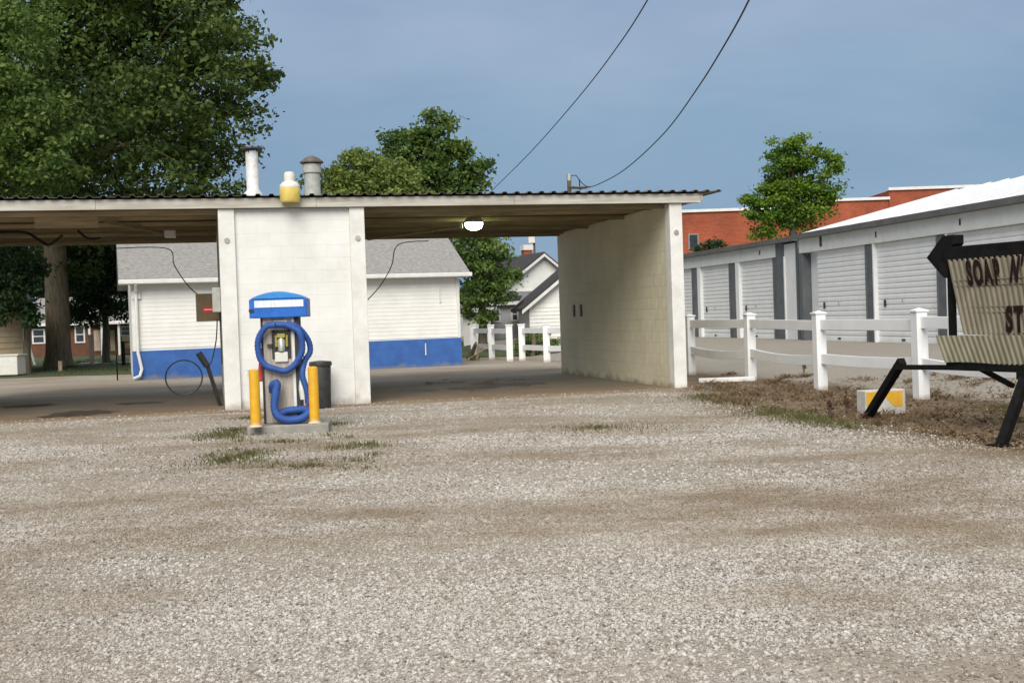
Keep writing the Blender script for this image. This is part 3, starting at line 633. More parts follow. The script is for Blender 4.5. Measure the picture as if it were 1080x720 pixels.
# control box, sign board, gun holder on pylon's left face
cb = thing('control_box', 'grey control box on the left side of the pylon facing the left bay', 'control box', W(-.002, 1.0, 1.65), ANG)
box(-.14, 0, -.16, .16, -.0, .42).build('cabinet', M['greyvent'], cb, bev=.01)
box(-.03, -.002, .2, .3, -.9, 0).build('conduit', M['dark'], cb)
bd = thing('instruction_board', 'brown board with a faded red panel beside the control box', 'sign', W(-.004, 1.6, 1.55), ANG)
box(-.42, -.003, 0, .03, -.05, .44).build('board', M['signbrown'], bd)
box(-.30, -.12, -.006, -.001, .10, .22).build('red_panel', M['red'], bd)
box(-.28, -.14, -.009, -.007, .15, .165).build('letter_strip', M['palewhite'], bd)
gh = thing('spray_wand', 'black spray wand leaning by the pylon with a hose coil in the left bay', 'spray wand', W(-.25, 1.2, .02), ANG)
MB().tube([(.18, .1, .0), (-.02, .1, .72), (-.12, .1, .88)], .035, 8).build('wand', M['hoseblack'], gh)
MB().tube([(-.02, .1, .70), (-.16, .1, .94)], .055, 8).build('gun_handle', M['hoseblack'], gh)
lo = [(-.42+.31*math.cos(a), .12+.05*math.sin(a*.5), .52+.30*math.sin(a)) for a in np.linspace(-.3, 2*math.pi-.2, 30)]
MB().tube(lo, .014, 6).build('hose_coil', M['hoseblack'], gh)
MB().tube(smoothpts([(-.12, .1, .9), (.02, .1, .72), (.14, .1, 1.1), (.18, .0, 1.5)]), .012, 6).build('feed_hose', M['hoseblack'], gh)
# oily puddles and debris on the floor
M['oil'] = mk('oil_stain', (.05, .042, .034), (.075, .06, .045), .6, 4)
def stain(px, py, rx, ry, name='floor_stain'):
    p = gp(px, py, .022); vs = []
    for k in range(26):
        a = 2*math.pi*k/26; q = random.uniform(.65, 1.15); vs.append((p.x+rx*q*math.cos(a), p.y+ry*q*math.sin(a), .0265))
    me = bpy.data.meshes.new(name); me.from_pydata(vs, [], [tuple(range(26))]); me.materials.append(M['oil']); o = bpy.data.objects.new(name, me); COL.objects.link(o); o['kind'] = 'structure'
stain(82, 436, .6, .8); stain(30, 428, .5, .5); stain(150, 425, .45, .35); stain(440, 412, .5, .25); stain(498, 409, .55, .6); stain(545, 405, .7, .5); stain(470, 403, .35, .4)
# muddy debris in right bay
sp = [(*G(495+random.uniform(-50, 70), 408+random.uniform(-7, 6)), .25, .3, 35) for _ in range(26)]
blades('bay_debris', [(x, y, rx*1.6, ry*1.6, n*2) for x, y, rx, ry, n in sp], M['dryb'], .01, .05, .02, 'dark leaves and mud washed up on the right bay floor', 'debris', lean=1.2)

# ------------------------------------------------------------------ vacuum island
isl = thing('concrete_island', 'low concrete island under the blue vacuum and yellow bollards', 'island', (-2.96, 16.25, 0), R(6))
b = MB().box(-.52, .52, -.42, .42, -.03, .11)
b.build('slab', M['concrete'], isl, bev=.02)
Z0 = .112
vc = thing('vacuum_station', 'self service vacuum with blue domed hood and coiled blue hose', 'vacuum', (-3.04, 16.25, Z0), R(4))
cab = box(-.235, .235, -.15, .22, 0, 1.40).build('cabinet', M['stainless'], vc, bev=.012)
box(-.243, -.215, -.158, -.10, 0.002, 1.40).build('corner_strip', M['dark'], vc)
box(.155, .19, -.162, -.148, 0.002, 1.36).build('corner_strip', M['whitevent'], vc)  # white strip paints in the light on the cabinet's corner edge
box(.19, .244, -.158, .20, .002, 1.40).build('side_panel', M['dark'], vc)
# hood: rectangular skirt with an arched top
arch = [(-.37, 0), (-.37, .24)] + [(-.37+.74*k/12, .24+.10*math.sin(math.pi*k/12)**.8) for k in range(1, 12)] + [(.37, .24), (.37, 0)]
MB().prism([(x, -.24, 1.38+z) for x, z in arch], (0, .52, 0)).build('hood', M['bluehood'], vc, bev=.012)
MB().prism([(x*.97, -.25, 1.38+z) for x, z in [(-.35, .252)]+[(-.35+.70*k/12, .252+.075*math.sin(math.pi*k/12)**.8) for k in range(1, 12)]+[(.35, .252)]], (0, .012, 0)).build('hood_crown', M['bluehood2'], vc)
box(-.30, .33, -.248, -.241, 1.38+.135, 1.38+.225).build('name_strip', M['stripw'], vc)
for z in (1.40,): box(-.373, -.31, -.256, -.2, z+.06, z+.10).build('hood_slot', M['dark'] if z < 1.5 else M['palewhite'], vc)
# meter recess with gauges and coin plate
box(-.105, .14, -.156, -.151, .84, 1.22).build('meter_recess', M['dark'], vc)
box(-.075, .11, -.17, -.152, 1.215, 1.345).build('top_plate', M['galv'], vc, bev=.008)
box(-.07, .10, -.185, -.152, .80, .93).build('coin_tray', M['palewhite'], vc, bev=.01)
MB().lathe([(.0, 0), (.05, 0), (.055, .14), (.02, .19), (.02, .23)], 12, (.02, -.16, .94)).build('coin_unit', M['galv'], vc, smooth=True)
for x in (-.045, .095): MB().tube([(x, -.19, 1.0), (x, -.19, 1.15)], .016, 10).build('gauge', M['brass'], vc)
box(-.03, .07, -.2, -.16, 1.12, 1.17).build('coin_slot', M['brass'], vc)
box(-.16, -.1, -.2, -.15, 1.0, 1.04).build('hose_hook', M['dark'], vc)
# hoses: ribbed blue tube
def ribbed(pts, r, amp=.12, step=.022):
    pts = smoothpts(pts, 8); L_ = [0]
    for a, b in zip(pts, pts[1:]): L_.append(L_[-1]+(b-a).length)
    n = int(L_[-1]/step); q = []; rs = []
    j = 0
    for i in range(n+1):
        d = L_[-1]*i/n
        while j < len(pts)-2 and L_[j+1] < d: j += 1
        t = (d-L_[j])/max(1e-6, L_[j+1]-L_[j]); q.append(pts[j].lerp(pts[j+1], t)); rs.append(r*(1+amp*(i % 2)))
    return MB().tube(q, rs, 10)
def circ(cx, cz, rx, rz, y0, y1, a0, a1, n=16): return [(cx+rx*math.cos(a), y0+(y1-y0)*i/n, cz+rz*math.sin(a)) for i, a in enumerate(np.linspace(a0, a1, n+1))]
ring = [(x+.012*math.sin(3*i/17*6.28), y, z-.02*math.cos(2*i/17*6.28)-.012*(i % 3)) for i, (x, y, z) in enumerate(circ(.01, 1.02, .295, .295, -.22, -.26, R(100), R(-262)))]
hs = ribbed(ring, .040).build('coiled_hose', M['hose'], vc, smooth=True)
ribbed([(.10, -.2, 1.30), (.24, -.2, 1.25), (.36, -.12, 1.08), (.38, -.1, .92), (.31, -.14, .8), (.28, -.2, .62), (.33, -.22, .42), (.34, -.22, .25)], .036).build('hanging_hose', M['hose'], vc, smooth=True)
ribbed([(-.10, -.24, .42), (-.10, -.28, .50), (-.04, -.30, .53), (-.06, -.33, .40), (-.08, -.34, .22), (-.03, -.36, .10), (.08, -.36, .055), (.24, -.34, .06), (.34, -.30, .12), (.33, -.24, .17), (.20, -.20, .17), (.06, -.22, .16), (-.03, -.27, .12)], .05).build('lower_hose', M['hose'], vc, smooth=True)
# side nozzle hanging on the right: green collar, orange nozzle
MB().tube([(.26, -.12, .72), (.265, -.13, .55)], [.03, .045], 10).build('nozzle_collar', M['green'], vc)
MB().tube([(.265, -.13, .55), (.275, -.15, .42), (.285, -.16, .30)], [.045, .055, .05], 10).build('nozzle', M['palewhite'], vc)
MB().tube([(.32, -.10, .50), (.335, -.12, .30), (.34, -.13, .05)], [.022, .04, .05], 10).build('traffic_nozzle', M['orange'], vc)
MB().tube([(-.26, -.05, .85), (-.27, -.08, .66), (-.28, -.1, .56)], [.03, .04, .05], 10).build('red_nozzle', M['red'], vc)
def bollard(px, py, label):
    p = gp(px, py, .11)
    th = thing('bollard', label, 'bollard', (p.x, p.y, .111), 0, 'yellow bollards on the vacuum island')
    MB().lathe([(.066, 0), (.066, .70), (.06, .725), (.02, .735)], 20).build('post', M['bollard'], th, smooth=True)
    MB().lathe([(.085, 0), (.085, .012), (.07, .02)], 16).build('base_flange', M['bollard'], th)
    return th
bollard(270, 450, 'yellow steel bollard left of the vacuum'); bollard(332, 446, 'yellow steel bollard right of the vacuum')
# trash bin
p = W(1.55, -.32)
tb = thing('trash_bin', 'black plastic trash bin against the white pylon behind the vacuum', 'bin', (p.x, p.y, 0), ANG)
MB().lathe([(.14, 0), (.15, .02), (.17, .70), (.165, .71)], 4*6).build('body', M['blackplastic'], tb, smooth=True)
MB().lathe([(.185, .70), (.19, .73), (.18, .77), (.05, .785)], 24).build('lid', M['blackplastic'], tb, smooth=True)
MB().tube([(-.175, 0, .60), (-.2, -.02, .56), (-.175, 0, .52)], .012, 6).build('handle', M['blackplastic'], tb)
# tap knob on pylon wall
p = W(.42, .02, .62)
tg = thing('wall_tap', 'small tap sticking out of the pylon wall left of the vacuum', 'tap', p, ANG)
MB().tube([(0, .04, 0), (0, -.06, 0), (0, -.07, -.05)], .02, 8).build('spout', M['galv'], tg)
MB().lathe([(.045, 0), (.045, .015)], 10, (0, -.03, .03)).build('wheel', M['galv'], tg)

# ------------------------------------------------------------------ vinyl ranch fence on the right
posts = [gp(729, 395), gp(792, 401), gp(866, 411), gp(972, 421)]
posts.append(posts[-1] + (posts[-1]-posts[0])/3*.98); posts.append(posts[-1] + (posts[-1]-posts[0])/4)
vf = thing('ranch_fence', 'white two rail vinyl fence running from the car wash wall past the sign', 'fence', (0, 0, 0))
for i, p in enumerate(posts):
    sz = .088; h = 1.27
    o = MB().box(-sz, sz, -sz, sz, -.05, h).build('post', M['vinyl'], vf, bev=.008, loc=(p.x, p.y, gz(p.x, p.y)))
    o.rotation_euler.z = R(12)+random.uniform(-.03, .03); o.rotation_euler.y = random.uniform(-.012, .012)
    MB().box(-.105, .105, -.105, .105, h+.001, h+.025).add([(-.1, -.1, h+.025), (.1, -.1, h+.025), (.1, .1, h+.025), (-.1, .1, h+.025), (0, 0, h+.06)], [(0, 1, 4), (1, 2, 4), (2, 3, 4), (3, 0, 4)]).build('post_cap', M['vinyl'], o)
for i in range(len(posts)-1):
    a, b_ = posts[i], posts[i+1]
    for z, sg in ((1.10, .0), (.53, .05)):
        pa = Vector((a.x, a.y, z+gz(a.x, a.y)+random.uniform(-.02, .02))); pb = Vector((b_.x, b_.y, z-.01+random.uniform(-.02, .02)))
        d = (pb-pa).normalized(); pa2 = pa+d*.09; pb2 = pb-d*.09
        m = MB(); pts = arc(pa2, pb2, sg*random.uniform(.3, 1.2), 5)
        # continuous rail: rectangular section swept
        vs = []
        side = d.cross(Vector((0, 0, 1))).normalized()*.035
        for q in pts:
            for s_, z_ in ((-1, -.085), (1, -.085), (1, .085), (-1, .085)): vs.append(q+side*s_+Vector((0, 0, z_)))
        fs = [(k*4+j, k*4+(j+1) % 4, k*4+4+(j+1) % 4, k*4+4+j) for k in range(5) for j in range(4)] + [(3, 2, 1, 0), (20, 21, 22, 23)]
        m.add(vs, fs).build('rail', M['vinyl'], vf, bev=.005)
# fallen rail on the ground by the wall
a, b_ = gp(737, 404), gp(796, 402)
tag(MB().bar(a+Vector((0, 0, .05)), b_+Vector((0, 0, .05)), .05, .09).build('fallen_rail', M['vinyl'], bev=.005), 'white rail lying on the dirt at the foot of the car wash wall', 'rail')
# painted block on the verge
p = gp(933, 437); blk = thing('painted_block', 'square white block with a yellow painted top lying on the verge', 'block', (p.x, p.y+.12, 0), R(14))
box(-.285, .285, -.10, .12, -.02, .31).build('slab', M['wblock'], blk, bev=.012)
poly = [(-.27, .29), (.24, .29), (.24, .10), (.14, .09), (.06, .15), (.0, .22), (-.08, .15), (-.17, .11), (-.27, .12)]
MB().prism([(x, -.105, z+.0) for x, z in poly], (0, .004, 0)).build('painted_patch', M['yblock'], blk)

# ------------------------------------------------------------------ portable message sign
SD = Vector((.42, -.908, 0)).normalized(); SN = Vector((SD.y, -SD.x, 0)).normalized()   # SN points to the viewer's left front
SP = Vector((4.88, 13.62, 0)); SA = math.atan2(SD.y, SD.x)
sg = thing('message_sign', 'black framed portable arrow sign with torn ribbed panel and lettering', 'sign', SP, SA)
# local x = along the face towards camera-right, local -y or +y is the viewer side; viewer is on -y side?
VS = -1 if (Matrix.Rotation(SA, 3, 'Z') @ Vector((0, -1, 0))).dot(Vector((0, 0, 0))-SP) > 0 else 1
WD = 2.5
box(-.05, WD, -.085, .085, 1.84, 2.0).build('header', M['black'], sg, bev=.01)
box(.0, WD, -.12, .12, .65, .735).build('bottom_rail', M['black'], sg)
box(-.03, .015, -.04, .04, .70, 1.86).build('frame_post', M['black'], sg)
box(WD-.05, WD, -.04, .04, .70, 1.86).build('frame_post', M['black'], sg)
MB().prism([(-.30, -.08, 1.90), (-.05, -.08, 2.13), (.12, -.08, 2.13), (.12, -.08, 2.03), (.0, -.08, 1.93), (.0, -.08, 1.66), (-.05, -.08, 1.67)], (0, .15, 0)).build('arrow_head', M['black'], sg, bev=.008)
def ribsheet(poly, mat, name, pitch=.075, y0=0., amp=.012, flare=0.):
    """vertical ribs clipped to a left edge: poly gives (zbottom,ztop,xleft_bottom,xleft_top,xright)"""
    zb, zt, xlb, xlt, xr = poly; n = int((xr-min(xlb, xlt))/(pitch/4)); cols = []
    rows = 9; vs = []; fs = []
    for j in range(rows+1):
        v = j/rows; z = zb+(zt-zb)*v; xl = xlb+(xlt-xlb)*v
        for i in range(n+1):
            x = xl+(xr-xl)*i/n; ph = (i % 4); yy = y0+VS*(amp if ph in (1, 2) else 0) + VS*flare*(1-v)*math.exp(-(x-xl)*2.2)
            vs.append((x, yy, z+.01*math.sin(x*5)*(v < .05)))
    for j in range(rows):
        for i in range(n): a = j*(n+1)+i; fs.append((a, a+1, a+n+2, a+n+1))
    return MB().add(vs, fs).build(name, mat, sg, solid=.004)
yf = VS*.075
ribsheet((1.03, 1.86, .26, .02, WD-.05), M['sheet'], 'face_panel', y0=yf, flare=.03)
ribsheet((.735, 1.03, .02, -.16, WD-.05), M['sheetlow'], 'lower_panel', y0=yf+VS*.03, flare=.05)
for z in (1.05, 1.27, 1.33, 1.56, 1.62): box(.05+(1.86-z)*.27, WD-.06, min(yf+VS*.012, yf+VS*.022), max(yf+VS*.012, yf+VS*.022), z, z+.012).build('letter_track', M['sheet'], sg)
def put_text(s, x, z, size, xs, shear=0.):
    for ch in s:
        if ch == ' ': x += .13; continue
        me = text_mesh(ch, size, M['letter'], .003, xs); 
        wdt = max(v.co.x for v in me.vertices)
        me.transform(Matrix(((1, shear, 0, 0), (0, 1, 0, 0), (0, 0, 1, 0), (0, 0, 0, 1))))
        o = bpy.data.objects.new('letter', me); COL.objects.link(o); o.parent = sg
        o.matrix_local = Matrix.Translation((x, yf+VS*.028, z)) @ (Matrix.Rotation(R(90), 4, 'X') if VS < 0 else Matrix.Rotation(R(180), 4, 'Z') @ Matrix.Rotation(R(90), 4, 'X'))
        x += wdt+.022
put_text('SOAP', .34, 1.575, .36, .42, -.16); put_text("N'", .90, 1.59, .36, .40, .14)
put_text('STO', .84, 1.075, .36, .52)
# trailer frame and splayed legs
tr_ = []
def wl(p): q = Matrix.Rotation(-SA, 3, 'Z') @ (Vector(p)-SP); return q
l1b, l1t = gp(914, 441), at(950, 383, 14.3); l2b = gp(1056, 470); l2t = at(1082, 397, 12.1)
MB().bar(wl(l1b), wl(l1t+(l1t-l1b)*.04), .085, .085).build('leg', M['black'], sg)
MB().bar(wl(l2b), wl(l2t), .085, .085).build('leg', M['black'], sg)
MB().bar(wl(at(944, 387, 14.3)), wl(at(1085, 388, 12.6)), .06, .055).build('trailer_rail', M['black'], sg)
MB().bar(wl(at(1074, 396, 12.15)), wl(at(1130, 398, 11.6)), .06, .07).build('outrigger', M['black'], sg)
MB().bar(wl(at(1126, 398, 11.6)), wl(gp(1110, 478)), .06, .07).build('leg', M['black'], sg)
MB().bar((.3, .02, .69), (.3, .55, .45), .05).build('strut', M['black'], sg)
MB().box(-.1, .1, -.1, .1, 0, .015).build('foot_plate', M['black'], sg, loc=wl(Vector((l2b.x-.0, l2b.y, .0))))
MB().bar((WD-.1, 0, .70), (WD-.1, .25, 0), .06).build('leg', M['black'], sg)

# ------------------------------------------------------------------ white and blue house (office)
hA = R(18); hp = gp(142, 401); hB = thing('office_building', 'small white sided building with blue lower band and grey gable roof', 'building', (hp.x, hp.y, 0), hA)
HW, HD, EV = 9.35, 6.0, 2.66
for (x0, x1, y0, y1) in ((0, HW, 0, .12), (0, HW, HD-.12, HD), (0, .12, .12, HD-.12), (HW-.12, HW, .12, HD-.12)):
    box(x0, x1, y0, y1, 0, EV+.0).build('wall', M['siding'], hB)
m = MB(); zc = .86
while zc < EV-.02:
    h_ = min(.115, EV-zc); m.prism([(-.008, 0, zc), (-.008, -.016, zc), (-.008, -.009, zc+h_), (-.008, 0, zc+h_)], (HW+.016, 0, 0)); zc += h_
m.build('siding', M['siding'], hB, kind='stuff')
# blue band follows the ground that climbs to the right
MB().prism([(-.03, -.045, -.1), (HW+.03, -.045, -.1), (HW+.03, -.045, .83), (-.03, -.045, .80)], (0, .09, 0)).build('blue_band', M['bluepaint'], hB)
MB().prism([(HW-.02, 0, -.1), (HW+.03, 0, -.1), (HW+.03, 0, .83), (HW-.02, 0, .83)], (0, HD, 0)).build('blue_band', M['bluepaint'], hB)
RS = 2.2; ov = .32
MB().prism([(-ov, -ov, EV+.06), (-ov, HD/2, EV+RS*.78), (-ov, HD+ov, EV+.06), (-ov, HD+ov, EV+.0), (-ov, HD/2, EV+RS*.78-.08), (-ov, -ov, EV)], (HW+2*ov, 0, 0)).build('roof', M['shingle'], hB)
for x in (0.002, HW-.122): MB().prism([(x, 0.01, EV), (x, HD-.01, EV), (x, HD/2, EV+RS*.70)], (.12, 0, 0)).build('gable', M['siding'], hB)
box(-ov-.01, HW+ov+.01, -ov-.11, -ov-.004, EV-.02, EV+.10).build('gutter', M['trim'], hB, bev=.02)
box(-ov, HW+ov, -ov, -.03, EV-.03, EV-.008).build('soffit', M['trim'], hB)
ds = MB().tube([(.12, -ov-.05, EV-.02), (.12, -.12, EV-.28), (.12, -.10, .75), (.20, -.12, .30), (.14, -.16, .12), (-.04, -.22, .05)], .045, 8).build('downspout', M['trim'], hB)
box(.02, .24, -.09, -.03, EV-.42, EV-.22).build('wall_box', M['trim'], hB)
box(-.012, .075, -.05, .0, .80, EV).build('corner_board', M['trim'], hB); box(HW-.075, HW+.012, -.05, 0, .83, EV).build('corner_board', M['trim'], hB)
box(HW-.6, HW-.57, -.06, -.02, 1.9, EV-.15).build('pipe', M['trim'], hB); box(HW-1.1, HW-1.07, -.07, -.045, .35, .7).build('pipe', M['trim'], hB)

# ------------------------------------------------------------------ storage buildings
def corr_door(wd, hh, pitch=.14):
    prof = [(0, 0, 0)]; z = 0
    while z < hh-.001:
        z1 = min(z+pitch, hh); prof += [(0, -.0, z+.02), (0, -.022, z+.045), (0, -.022, z1-.02), (0, 0, z1)]; z = z1
    return MB().sheet(prof, (wd, 0, 0))
# A: near
sa0 = Vector((8.90, 37.75, 0)); SAng = math.atan2(26.6-37.75, 11.05-8.90)     # direction towards the camera
ZG = .38; zf0 = 3.03-ZG; zf1 = 3.46-ZG
def storage(name, label, org, ang, length, width, doors, dw, pier, ridge, roofmat, wallm, lead, lfaces, gut=.2, hend=None, jw=.06):
    th = thing(name, label, 'storage building', (org.x, org.y, ZG), ang)
    # local x along facade toward camera, local y to the left of travel = away from lot? (building body on +y)
    box(0, length, .25, width, 0, zf1).build('wall', wallm, th)
    box(0, hend or length, -.04, .25, zf0, zf1).build('header_panel', M['storfascia'], th, bev=.01)
    x = lead
    if lead > .05: box(.0, .22, -.05, .249, 0, zf0-.002).build('pier', M['storgrey'], th); 
    for i in range(doors):
        d = corr_door(dw, zf0-.004).build('roller_door', M['storwhite'], th, loc=(x, .10, 0))
        box(0, dw, -.035, .0, .0, .06).build('bottom_bar', M['storwhite'], d)
        box(dw*.12, dw*.12+.09, -.05, -.024, .95, 1.13).build('latch', M['dark'], d)
        box(dw*.42, dw*.42+.05, -.05, -.024, 1.05, 1.13).build('latch', M['galv'], d)
        box(dw*.4, dw*.4+.16, -.05, -.036, .05, .1).build('handle', M['dark'], d)
        pr = MB().box(x+dw+.04, x+dw+pier+.03-jw, -.0, .249, 0, zf0-.002)
        pr.build('pier', M['storgrey'], th)
        box(x+dw+pier+.03-jw, x+dw+pier+.03, -.03, .2, 0, zf0-.002).build('jamb', M['storwhite'], th)
        box(x+dw-.005, x+dw+.04, -.03, .2, 0, zf0-.002).build('jamb', M['storgrey'], th)
        x += dw+pier
    hw = width/2; o = .10
    MB().prism([(-o, -o, zf1+.13), (-o, hw, zf1+.13+ridge), (-o, width+o, zf1+.13), (-o, width+o, zf1+.07), (-o, hw, zf1+.07+ridge), (-o, -o, zf1+.07)], (length+2*o, 0, 0)).build('roof', roofmat, th)
    # standing ribs on the near slope
    rb = MB(); nrm = Vector((0, -ridge, hw)).normalized()
    xx = -o+.3
    while xx < length:
        rb.bar(Vector((xx, -o, zf1+.14)), Vector((xx, hw, zf1+.14+ridge*1.0)), .05, .04); xx += .92
    rb.build('roof_rib', roofmat, th, kind='stuff')
    box(-o-.02, length+o, -o-.12, -o-.003, zf1+.0, zf1+.15).build('gutter', M['gutter'], th)
    box(-o-.02, length+o, -o-.003, -.04, zf1+.002, zf1+.03).build('soffit', M['gutter'], th)
    MB().prism([(.001, .26, zf1), (.001, width, zf1), (.001, hw, zf1+ridge*.97)], (.1, 0, 0)).build('gable', wallm, th)
    box(-o-.03, -o, -o, hw, zf1-.02, zf1+.02).build('rake_trim', M['gutter'], th) if False else None
    return th
A_ = storage('storage_building', 'near white storage building with bright white metal roof and roller doors behind the sign', sa0, SAng, 19, 10.4, 5, 3.22, .45, 1.30, M['storroof'], M['storwhite'], 1.02, 3)
box(1.5, 1.62, -.06, -.041, zf0+.12, zf1-.02).build('junction_box', M['dark'], A_)
sb0 = Vector((8.80-.2415*19.5+.4, 40.5+19.5, 0)); sbE = Vector((9.08, 38.2, 0))
dB = (sbE-sb0); lB = dB.length; aB = math.atan2(dB.y, dB.x)
B_ = storage('storage_building', 'far lower storage building with grey roof between the car wash and the near storage building', sb0, aB, lB-.3, 8.5, 5, 2.92, .88, .45, M['greyroof'], M['storwhite'], (lB-2.2)-5*2.92-4*.88, 3, hend=lB-1.9, jw=.30)
box(lB-1.897, lB-1.36, -.05, .25, 0, zf1-.002).build('pier', M['storgrey'], B_)
for k, x in enumerate((lB-1.35,)):
    box(x, x+.9, -.0, .18, 0, zf1-.05).build('service_door', M['storwhite'], B_)
    box(x+.903, lB-.3, -.03, .2, 0, zf1-.003).build('pier', M['storgrey'], B_)
# beyond the left end of B, small lit fittings
for th_, xs_ in ((A_, (4.9, 9)), (B_, (lB-3.2,))):
    for x in xs_: box(x, x+.06, -.055, -.041, zf0+.15, zf0+.30).build('lamp_fitting', M['dark'], th_)

# ------------------------------------------------------------------ red brick building
bk = thing('brick_building', 'orange red brick building with white parapet cap behind the storage units', 'building', (6, 70, 0), 0)
for (x0, x1, h, s) in ((6, 15.9, 6.95, 0), (15.9, 21.7, 7.32, .3), (21.7, 36, 7.83, .2)):
    box(x0-6, x1-6.003, 0+s, 12, 0, h).build('wall', M['brick'], bk)
    box(x0-6-.05, x1-6+.05, -.12+s, .35+s, h+.002, h+.16).build('parapet_cap', M['trim'], bk)
wn_ = box(10.18-6, 10.78-6, -.05, .0, 4.85, 5.75).build('window', M['greysiding2'], bk)
box(10.26-6, 10.70-6, -.07, -.052, 4.92, 5.68).build('pane', M['glass'], wn_)
wn_ = box(8.0-6, 8.6-6, -.05, .0, 4.85, 5.75).build('window', M['greysiding2'], bk); box(8.08-6, 8.52-6, -.07, -.052, 4.92, 5.68).build('pane', M['glass'], wn_)

# ------------------------------------------------------------------ far houses seen through the right bay
def P(x, y, D): return at(x, y, D)
def gable_house(name, label, px0, px1, pxr, yr, ye, D, depth, rz, wallm, roofm, ybase, windows=(), over=.35):
    """gable end faces the camera: eaves at ye between px0..px1, ridge at (pxr,yr)"""
    a = P(px0, ye, D); b = P(px1, ye, D); c = P(pxr, yr, D); z0 = 0
    th = thing(name, label, 'house', (a.x, D, 0), rz)
    w_ = (b.x-a.x)/math.cos(rz); cx = (c.x-a.x)/math.cos(rz); ez = a.z; rzt = c.z
    box(0, w_, 0, depth, z0, ez).build('wall', wallm, th)
    MB().prism([(0, .0, ez), (w_, .0, ez), (cx, .0, rzt)], (0, depth, 0)).build('gable', wallm, th)
    s1 = (rzt-ez)/cx; s2 = (rzt-ez)/(w_-cx); t = .14
    MB().prism([(-over, -over, ez-over*s1+.02), (cx, -over, rzt+.02), (cx, -over, rzt+.02+t), (-over, -over, ez-over*s1+.02+t)], (0, depth+2*over, 0)).build('roof', roofm, th)
    MB().prism([(w_+over, -over, ez-over*s2+.02), (cx, -over, rzt+.02), (cx, -over, rzt+.02+t), (w_+over, -over, ez-over*s2+.02+t)], (0, depth+2*over, 0)).build('roof', roofm, th)
    MB().prism([(-over, -over-.03, ez-over*s1-.10), (cx, -over-.03, rzt-.10), (cx, -over-.03, rzt+.06), (-over, -over-.03, ez-over*s1+.06)], (0, .028, 0)).build('barge_board', M['trim'], th)
    MB().prism([(w_+over, -over-.03, ez-over*s2-.10), (cx, -over-.03, rzt-.10), (cx, -over-.03, rzt+.06), (w_+over, -over-.03, ez-over*s2+.06)], (0, .028, 0)).build('barge_board', M['trim'], th)
    m = MB(); z = .3
    while z < ez: m.prism([(0, 0, z), (0, -.03, z), (0, -.005, z+.16), (0, 0, z+.16)], (w_, 0, 0)); z += .16
    m.build('siding', wallm, th, kind='stuff')
    for (x0, x1, y0, y1) in windows:
        p0 = P(x0, y1, D); p1 = P(x1, y0, D)
        f = box(p0.x-a.x-.08, p1.x-a.x+.08, -.07, -.031, p0.z-.08, p1.z+.08).build('window', M['trim'], th)
        box(p0.x-a.x, p1.x-a.x, -.085, -.071, p0.z, (p0.z+p1.z)/2-.03).build('pane', M['glass'], f)
        box(p0.x-a.x, p1.x-a.x, -.085, -.071, (p0.z+p1.z)/2+.03, p1.z).build('pane', M['glass'], f)
    return th, a
h1, a1 = gable_house('white_house', 'tall white house with steep dark roof and brick chimney seen through the right bay', 526, 616, 572, 268, 306, 66, 7, R(20), M['siding'], M['shingledark'], 350, [])
ch_c = P(555.5, 264, 70)
ch = box(-.24, .24, -.24, .24, 4.3, ch_c.z+.0).build('chimney', M['brick'], h1, loc=Matrix.Rotation(-R(20), 3, 'Z') @ Vector((ch_c.x-a1.x, 4.0, 0)))
box(-.29, .29, -.29, .29, ch_c.z+.001, ch_c.z+.3).build('chimney_cap', M['trim'], ch)
h2, a2 = gable_house('white_house', 'lower white house with black roof slope right beside the bay wall', 558, 650, 604, 283, 322, 54, 5, R(5), M['siding'], M['shingledark'], 350, [])
# low porch house between
def flat_house(name, label, x0, x1, ytop, yb, D, wallm, roofm, windows, roof_h=.9, depth=6):
    a = P(x0, ytop, D); b = P(x1, ytop, D); th = thing(name, label, 'house', (a.x, D, 0), 0); w_ = b.x-a.x; ez = a.z
    box(0, w_, 0, depth, 0, ez).build('wall', wallm, th)
    MB().prism([(-.3, -.35, ez+.02), (-.3, depth/2, ez+roof_h), (-.3, depth+.35, ez+.02), (-.3, depth+.35, ez-.08), (-.3, -.35, ez-.08)], (w_+.6, 0, 0)).build('roof', roofm, th)
    box(-.32, w_+.32, -.42, -.352, ez-.10, ez+.06).build('gutter', M['trim'], th)
    for (u0, u1, y0, y1) in windows:
        p0 = P(u0, y1, D); p1 = P(u1, y0, D)
        f = box(p0.x-a.x-.09, p1.x-a.x+.09, -.05, -.002, p0.z-.09, p1.z+.09).build('window', M['trim'], th)
        box(p0.x-a.x, p1.x-a.x, -.066, -.051, p0.z, (p0.z+p1.z)/2-.03).build('pane', M['glass'], f)
        box(p0.x-a.x, p1.x-a.x, -.066, -.051, (p0.z+p1.z)/2+.03, p1.z).build('pane', M['glass'], f)
    return th, a
M['greysiding'] = mk('grey_white_siding', (.52, .53, .54), (.44, .45, .46), .7, 3)
flat_house('porch_house', 'low grey white house wing with dark windows behind the far fence', 518, 566, 320, 352, 60, M['greysiding'], M['greyroof'], [(522, 526, 327, 338), (541, 545, 325, 337), (551, 556, 325, 337)], .6)
flat_house('garage', 'low white garage left of the porch house behind the far fence', 488, 517, 330, 355, 58, M['siding'], M['trim'], [], .4)
# dark metal awning / porch roof clutter
aw = P(528, 316, 57)
tag(MB().prism([(aw.x-.9, 56.6, aw.z-.15), (aw.x+.9, 56.6, aw.z-.05), (aw.x+1.0, 56.6, aw.z+.15), (aw.x-.3, 56.6, aw.z+.2)], (0, 1.6, 0)).build('porch_awning', M['shingledark']), 'small dark porch awning on the low house', 'awning')
